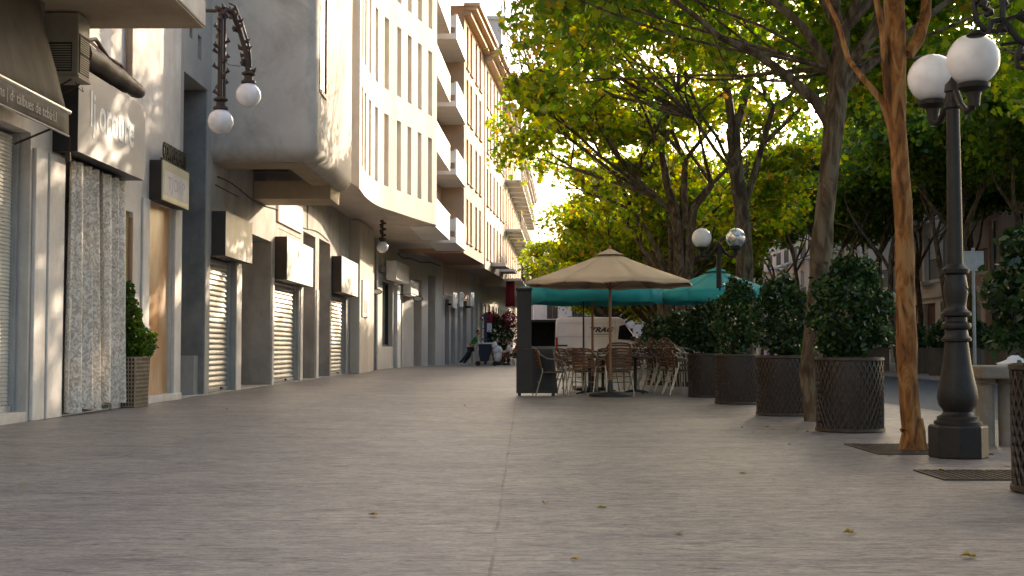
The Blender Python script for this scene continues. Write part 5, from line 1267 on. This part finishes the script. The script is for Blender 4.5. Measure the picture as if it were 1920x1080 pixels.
def cart():
    t = thing('cart', 'dark covered hand cart piled with white bags, pushed along the street', 'cart', (-1.85, 63.5, 0))
    s = MB(); s.loft([[(x, y, z) for x, y in ((x0, -.36), (x1, -.36), (x1, .36), (x0, .36))] for x0, x1, z in ((-.30, .10, .22), (-.36, .18, .55), (-.38, .42, 1.08))]); s.build('body', M['denim'], t, world=False, bevel=.02)
    MB().box(-.42, .46, -.4, .4, 1.083, 1.15).build('top_cover', M['whitecloth'], t, world=False, bevel=.02)
    s = MB(); s.tube([(-.38, -.3, 1.0), (-.62, -.3, 1.06), (-.62, .3, 1.06), (-.38, .3, 1.0)], .018, 8); s.build('handle', M['steel'], t, world=False)
    s = MB()
    for y in (-.32, .32): s.tube([(-.35, y, .9), (-.45, y, .1)], .02, 6); s.tube([(.3, y, .9), (.45, y, .1)], .02, 6)
    s.tube([(-.42, -.32, .25), (.42, -.32, .25)], .016, 6); s.tube([(-.42, .32, .25), (.42, .32, .25)], .016, 6); s.build('frame', M['steel'], t, world=False)
    for x in (-.42, .42):
        for y in (-.34, .34):
            s = MB(); s.loft([[(x + .12 * cos(a), y + d, .12 + .12 * sin(a)) for a in [2 * pi * k / 16 for k in range(16)]] for d in (-.025, .025)]); s.build('wheel', M['rubber'], t, world=False)
    rg_ = random.Random(2)
    for k, (x, y, z, r_) in enumerate(((.50, -.25, .80, .2), (.55, -.2, .48, .22), (.42, -.3, 1.02, .16), (.60, .1, .7, .24))):
        s = MB(); rings = []
        for i in range(7):
            u = i / 6; rr = r_ * (.25 + .85 * sin(pi * (u * .8 + .12))); rings.append([(x + rr * cos(a) * (1 + .18 * sin(3 * a + k + u * 4)) * .8, y + rr * sin(a), z + (u - .5) * r_ * 2.3) for a in [2 * pi * j / 14 for j in range(14)]])
        s.loft(rings); s.build('bag', M['whitecloth'], t, world=False, smooth=True)
cart()
def seated(label, loc, rz, shirt, legs):
    t = thing('person', label, 'person', loc, rz)
    hip = Vector((0, 0, .50)); sh = Vector((-.03, 0, 1.0))
    J = [hip, hip + Vector((0, 0, .2)), sh - Vector((0, 0, .06)), sh + Vector((.01, 0, .07)), sh + Vector((.03, 0, .14))]
    Ed = [(0, 1), (1, 2), (2, 3), (3, 4)]; Ra = [(.16, .13), (.14, .11), (.17, .11), .06, .05]
    for sg in (1, -1):
        i = len(J); J += [Vector((.05, sg * .1, .50)), Vector((.44, sg * .13, .50)), Vector((.42, sg * .12, .09)), Vector((.54, sg * .12, .045))]; Ra += [.09, .065, .045, .04]; Ed += [(0, i), (i, i + 1), (i + 1, i + 2), (i + 2, i + 3)]
        i = len(J); J += [sh + Vector((0, sg * .19, -.02)), Vector((.06, sg * .25, .74)), Vector((.32, sg * .16, .74)), Vector((.40, sg * .15, .74))]; Ra += [.058, .045, .033, .035]; Ed += [(2, i), (i, i + 1), (i + 1, i + 2), (i + 2, i + 3)]
    skin('body', [tuple(p) for p in J], Ed, Ra, M['skin'], t)
    for sg in (1, -1):
        a, e_, r_ = fingers(None, (.38, sg * .15, .745), (1, 0, -.05), (0, sg, 0)); skin('fingers', [tuple(p) for p in a], e_, r_, M['skin'], t)
    head(t, (.03, 0, 1.25))
    skin('shirt', [(0, 0, .58), (-.01, 0, .78), tuple(sh - Vector((0, 0, .05))), tuple(sh + Vector((0, 0, .02))), *[tuple(sh + Vector((0, sg * .19, -.02))) for sg in (1, -1)], *[(.05, sg * .245, .77) for sg in (1, -1)]],
         [(0, 1), (1, 2), (2, 3), (2, 4), (2, 5), (4, 6), (5, 7)], [(.19, .15), (.17, .13), (.195, .13), .08, .08, .08, .06, .06], M[shirt], t)
    skin('trousers', [(0, 0, .52)] + [p for sg in (1, -1) for p in ((.06, sg * .1, .50), (.44, sg * .13, .50), (.42, sg * .12, .12))], [(0, 1), (1, 2), (2, 3), (0, 4), (4, 5), (5, 6)], [(.18, .15), .11, .085, .065, .11, .085, .065], M[legs], t)
    for sg in (1, -1):
        s = MB(); s.loft([[(.50 + x, sg * .12 + y, z) for x, y in ((-.13, -.045), (.11, -.045), (.14, 0), (.11, .045), (-.13, .045))] for z in (0, .04, .085)]); s.build('shoe', M['black'], t, world=False)
seated('person in white shirt seated at the outdoor table beyond the cart', (-.80, 66.2, 0), R(178), 'whitecloth', 'orangecloth')
seated('person in dark red top seated at right of the far table', (-.38, 67.4, 0), R(190), 'red', 'denim')
seated('person in lime green top seated behind the cart', (-1.45, 66.6, 0), R(-10), 'lime', 'denim')
for x, y, a, l in ((-.80, 66.2, 88, 'chair under the person in white shirt'), (-.38, 67.4, 100, 'chair under the person in dark red'), (-1.45, 66.6, -100, 'chair under the person in lime green')):
    dup(c0, (x, y, .0), R(a), l, 'chairs at the far terrace')
FT = thing('trestle_table', 'pale folding table with crossed legs at the far terrace', 'table', (-1.05, 65.9, 0))
MB().box(-.45, .45, -.35, .35, .70, .74).build('tabletop', M['canvas'], FT, world=False, bevel=.01)
for y in (-.3, .3):
    MB().tube([(-.35, y, 0), (.3, y, .7)], .02, 6).build('leg', M['black'], FT, world=False); MB().tube([(.35, y + .03, 0), (-.3, y + .03, .7)], .02, 6).build('leg', M['black'], FT, world=False)
# flowering plant, sign column
RF = thing('flowering_shrub', 'dark shrub covered in red blossom at the far terrace', 'plant', (-1.35, 69.5, 0))
MB().lathe([(.28, 0), (.36, .6), (.33, .6), (.02, .55)], (-1.35, 69.5, 0), 20).build('pot', M['darkbrown'], RF, smooth=True)
o = bpy.data.objects.new('foliage', leaves_mesh('foliage', shrub_pts(.75, .6, .6, 2.6, 2600, 81), .14, M['shrubleaf'], 81, LEAFS)); COL.objects.link(o); o.parent = RF
P = np.concatenate([shrub_pts(.5, .5, 2.2, 2.85, 330, 82) + np.array([-.45, -.1, 0]), shrub_pts(.42, .5, 1.9, 2.9, 330, 83) + np.array([.55, -.1, 0]), shrub_pts(.22, .3, 1.4, 2.2, 90, 84) + np.array([.85, -.2, 0])])
o = bpy.data.objects.new('blossom', leaves_mesh('blossom', P, .15, M['redflower'], 82, LEAFS)); COL.objects.link(o); o.parent = RF
SC = thing('sign_column', 'narrow blue sign column with red and white panels near the far terrace', 'sign', (-2.05, 69, 0))
MB().box(-2.14, -1.98, 68.9, 69.05, 0, 2.75).build('column', M['blue'], SC)
MB().box(-1.976, -1.70, 68.93, 69.0, 2.25, 2.7).build('upper_panel', M['red'], SC); MB().box(-1.976, -1.72, 68.93, 69.0, 1.75, 2.22).build('lower_panel', M['whitecloth'], SC)
BN = thing('banner', 'long red cloth banner hanging from the far balconies', 'banner', (-1.0, 80, 3))
s = MB(); s.loft([[(-1.1 + .55 * u, 78.0 + .05 * sin(u * 9 + v), 5.0 - 1.6 * v) for u in np.linspace(0, 1, 8)] for v in np.linspace(0, 1, 5)], False, False); o = s.build('cloth', M['red'], BN, smooth=True); o.modifiers.new('solid', 'SOLIDIFY').thickness = .01
MB().tube([(-1.25, 78, 5.03), (-.4, 78, 5.03)], .02, 6).build('rod', M['iron'], BN)
# market stall left of the van
SL = thing('street_stall', 'dim street stall with dark flat awning left of the van', 'stall', (1.2, 82, 0))
MB().box(.35, 2.4, 81, 83.5, 0, 1.0).build('counter', M['steel'], SL); MB().box(.2, 2.6, 80.2, 83.6, 2.5, 2.65).build('awning', M['black'], SL)
for x in (.35, 2.4):
    for y in (81, 83.4): MB().tube([(x, y, 0), (x, y, 2.5)], .04, 8).build('post', M['iron'], SL)
MB().box(.4, 2.35, 83.3, 83.4, 1.0, 2.5).build('back_panel', M['dark'], SL)

# ------------------------------------------------------------------ bench, grates, litter
BT = thing('stone_table', 'low stone slab table on two thick pillars behind the lamp post', 'table', (4.7, 11.9, 0))
MB().box(4.12, 5.2, 11.55, 12.25, .62, .735).build('slab', M['benchstone'], BT, bevel=.02)
for x in (4.24, 4.45, 5.0):
    MB().lathe([(.085, .0), (.085, .56), (.10, .575), (.10, .617)], (x, 11.85, 0), 16).build('pillar', M['benchstone'], BT, smooth=True)
PB = thing('plastic_bag', 'crumpled white bag lying on the stone table', 'bag', (4.52, 11.8, .735))
s = MB(); rg_ = random.Random(8); rings = []
for i in range(6):
    u = i / 5; rr = .11 * (1.15 - u * .9); rings.append([(rr * 1.5 * cos(a) * rg_.uniform(.8, 1.2), rr * sin(a) * rg_.uniform(.8, 1.2), .004 + u * .09) for a in [2 * pi * k / 12 for k in range(12)]])
s.loft(rings); s.build('bag', M['whitecloth'], PB, world=False, smooth=True)
def grate(label, x0, x1, y0, y1):
    t = thing('metal_grate', label, 'grate', ((x0 + x1) / 2, (y0 + y1) / 2, 0), group='iron grates in the paving')
    MB().box(x0, x1, y0, y1, .001, .004).build('pit', M['dark'], t)
    s = MB(); s.box(x0, x1, y0, y0 + .03, .0045, .010); s.box(x0, x1, y1 - .03, y1, .0045, .010); s.box(x0, x0 + .03, y0 + .03, y1 - .03, .0045, .010); s.box(x1 - .03, x1, y0 + .03, y1 - .03, .0045, .010)
    n = int((x1 - x0) / .05)
    for k in range(1, n): s.obox((x0 + (x1 - x0) * k / n, (y0 + y1) / 2, .007), (.016, y1 - y0 - .06, .005))
    s.build('bars', M['rustiron'], t)
grate('square iron tree grate around the orange trunk', 2.98, 3.95, 10.85, 12.0)
grate('iron drain grate strewn with leaves in front of the lamp post', 2.85, 3.75, 8.75, 9.45)
SP = thing('sign_pole', 'slender grey metal pole on the far side of the road', 'pole', (13.5, 38.5, 0))
MB().tube([(13.5, 38.5, 0), (13.5, 38.5, 3.9)], .05, 10).build('pole', M['steel'], SP, smooth=True)
MB().box(13.2, 13.8, 38.44, 38.46, 3.2, 3.8).build('plate', M['steel'], SP)
GL = 'fallen leaves on the paving'
lf = [(1132, 955, 0, 'curled brown fallen leaf in the middle of the paving'), (1272, 1001, 1, 'large yellow-green fallen leaf near the bottom edge'), (1075, 1052, 2, 'reddish fallen leaf at the bottom edge'),
      (1823, 1047, 3, 'yellow fallen leaf at the bottom right corner'), (1596, 1003, 4, 'small yellow fallen leaf alone on grey paving'), (1395, 890, 5, 'dark fallen leaf beyond the middle of the paving'), (1022, 947, 6, 'tiny dark leaf scrap left of brown curled leaf')]
lf += [(1480, 835, 7, None), (1391, 803, 8, None), (1412, 812, 9, None), (1440, 802, 10, None), (1463, 790, 11, None), (1497, 808, 12, None), (1515, 811, 13, None), (1450, 806, 14, None), (1668, 856, 15, None), (1768, 884, 16, None), (1740, 882, 17, None), (1840, 884, 18, None), (1890, 876, 19, None), (1720, 849, 20, None), (424, 768, 21, None), (870, 762, 22, None), (40, 911, 23, None), (697, 968, 24, None)]
for px, py, k, l in lf:
    p = G(px, py); r_ = random.Random(k + 100)
    V = []
    sz = r_.uniform(.045, .06) if k in (0, 1, 3) else r_.uniform(.03, .045)
    me = bpy.data.meshes.new('fallen_leaf')
    cu = r_.uniform(.3, 1.4)
    vs = [((x) * sz, (y - .5) * sz, .006 + (abs(x) ** 1.3 * cu + (y - .5) ** 2 * cu * .6) * sz) for x, y, z in LEAF12] + [(.01 * sz, -.9 * sz, .012)]
    me.from_pydata(vs, [], [tuple(range(12)), (0, 12, 1)]); me.materials.append(M['leaffall'])
    o = bpy.data.objects.new('fallen_leaf', me); COL.objects.link(o); o.location = p; o.rotation_euler.z = r_.uniform(0, 6.28)
    o.modifiers.new('solid', 'SOLIDIFY').thickness = .002
    tag(o, l or ('small dry fallen leaf scattered by the planters and grates' if px > 1300 else 'small dry fallen leaf lying on the left half of paving'), 'leaf', GL if px > 1300 or l else 'fallen leaves on the left paving')

# ------------------------------------------------------------------ light, world, camera
AZ, EL = R(30), R(15)            # sun ahead and to the right, low
sun = bpy.data.lights.new('sun', 'SUN'); sun.energy = 2.8; sun.angle = R(.5); sun.color = (1.0, .82, .61)
so = bpy.data.objects.new('sun', sun); COL.objects.link(so)
dirv = Vector((sin(AZ) * cos(EL), cos(AZ) * cos(EL), sin(EL)))
so.rotation_euler = dirv.to_track_quat('Z', 'Y').to_euler(); so.location = (40, 60, 40)
w = bpy.data.worlds.new('World'); scene.world = w; w.use_nodes = True
nt = w.node_tree; bg = nt.nodes['Background']
sky = nt.nodes.new('ShaderNodeTexSky'); sky.sky_type = 'NISHITA'; sky.sun_disc = False
sky.sun_elevation = EL; sky.sun_rotation = AZ; sky.air_density = 1.0; sky.dust_density = 4.0; sky.ozone_density = .8
nt.links.new(sky.outputs[0], bg.inputs[0]); bg.inputs[1].default_value = .15
cam = bpy.data.cameras.new('camera'); co = bpy.data.objects.new('camera', cam); COL.objects.link(co)
cam.sensor_width = 36; cam.lens = 36 * F / 1920; cam.clip_end = 2000; cam.clip_start = .05
co.location = EYE; co.rotation_euler = (pi / 2 + PITCH, 0, YAW); scene.camera = co
scene.view_settings.view_transform = 'Standard'; scene.view_settings.look = 'None'
scene.view_settings.exposure = 1.6; scene.view_settings.gamma = 1
scene.cycles.max_bounces = 8; scene.cycles.transparent_max_bounces = 12; scene.cycles.diffuse_bounces = 4
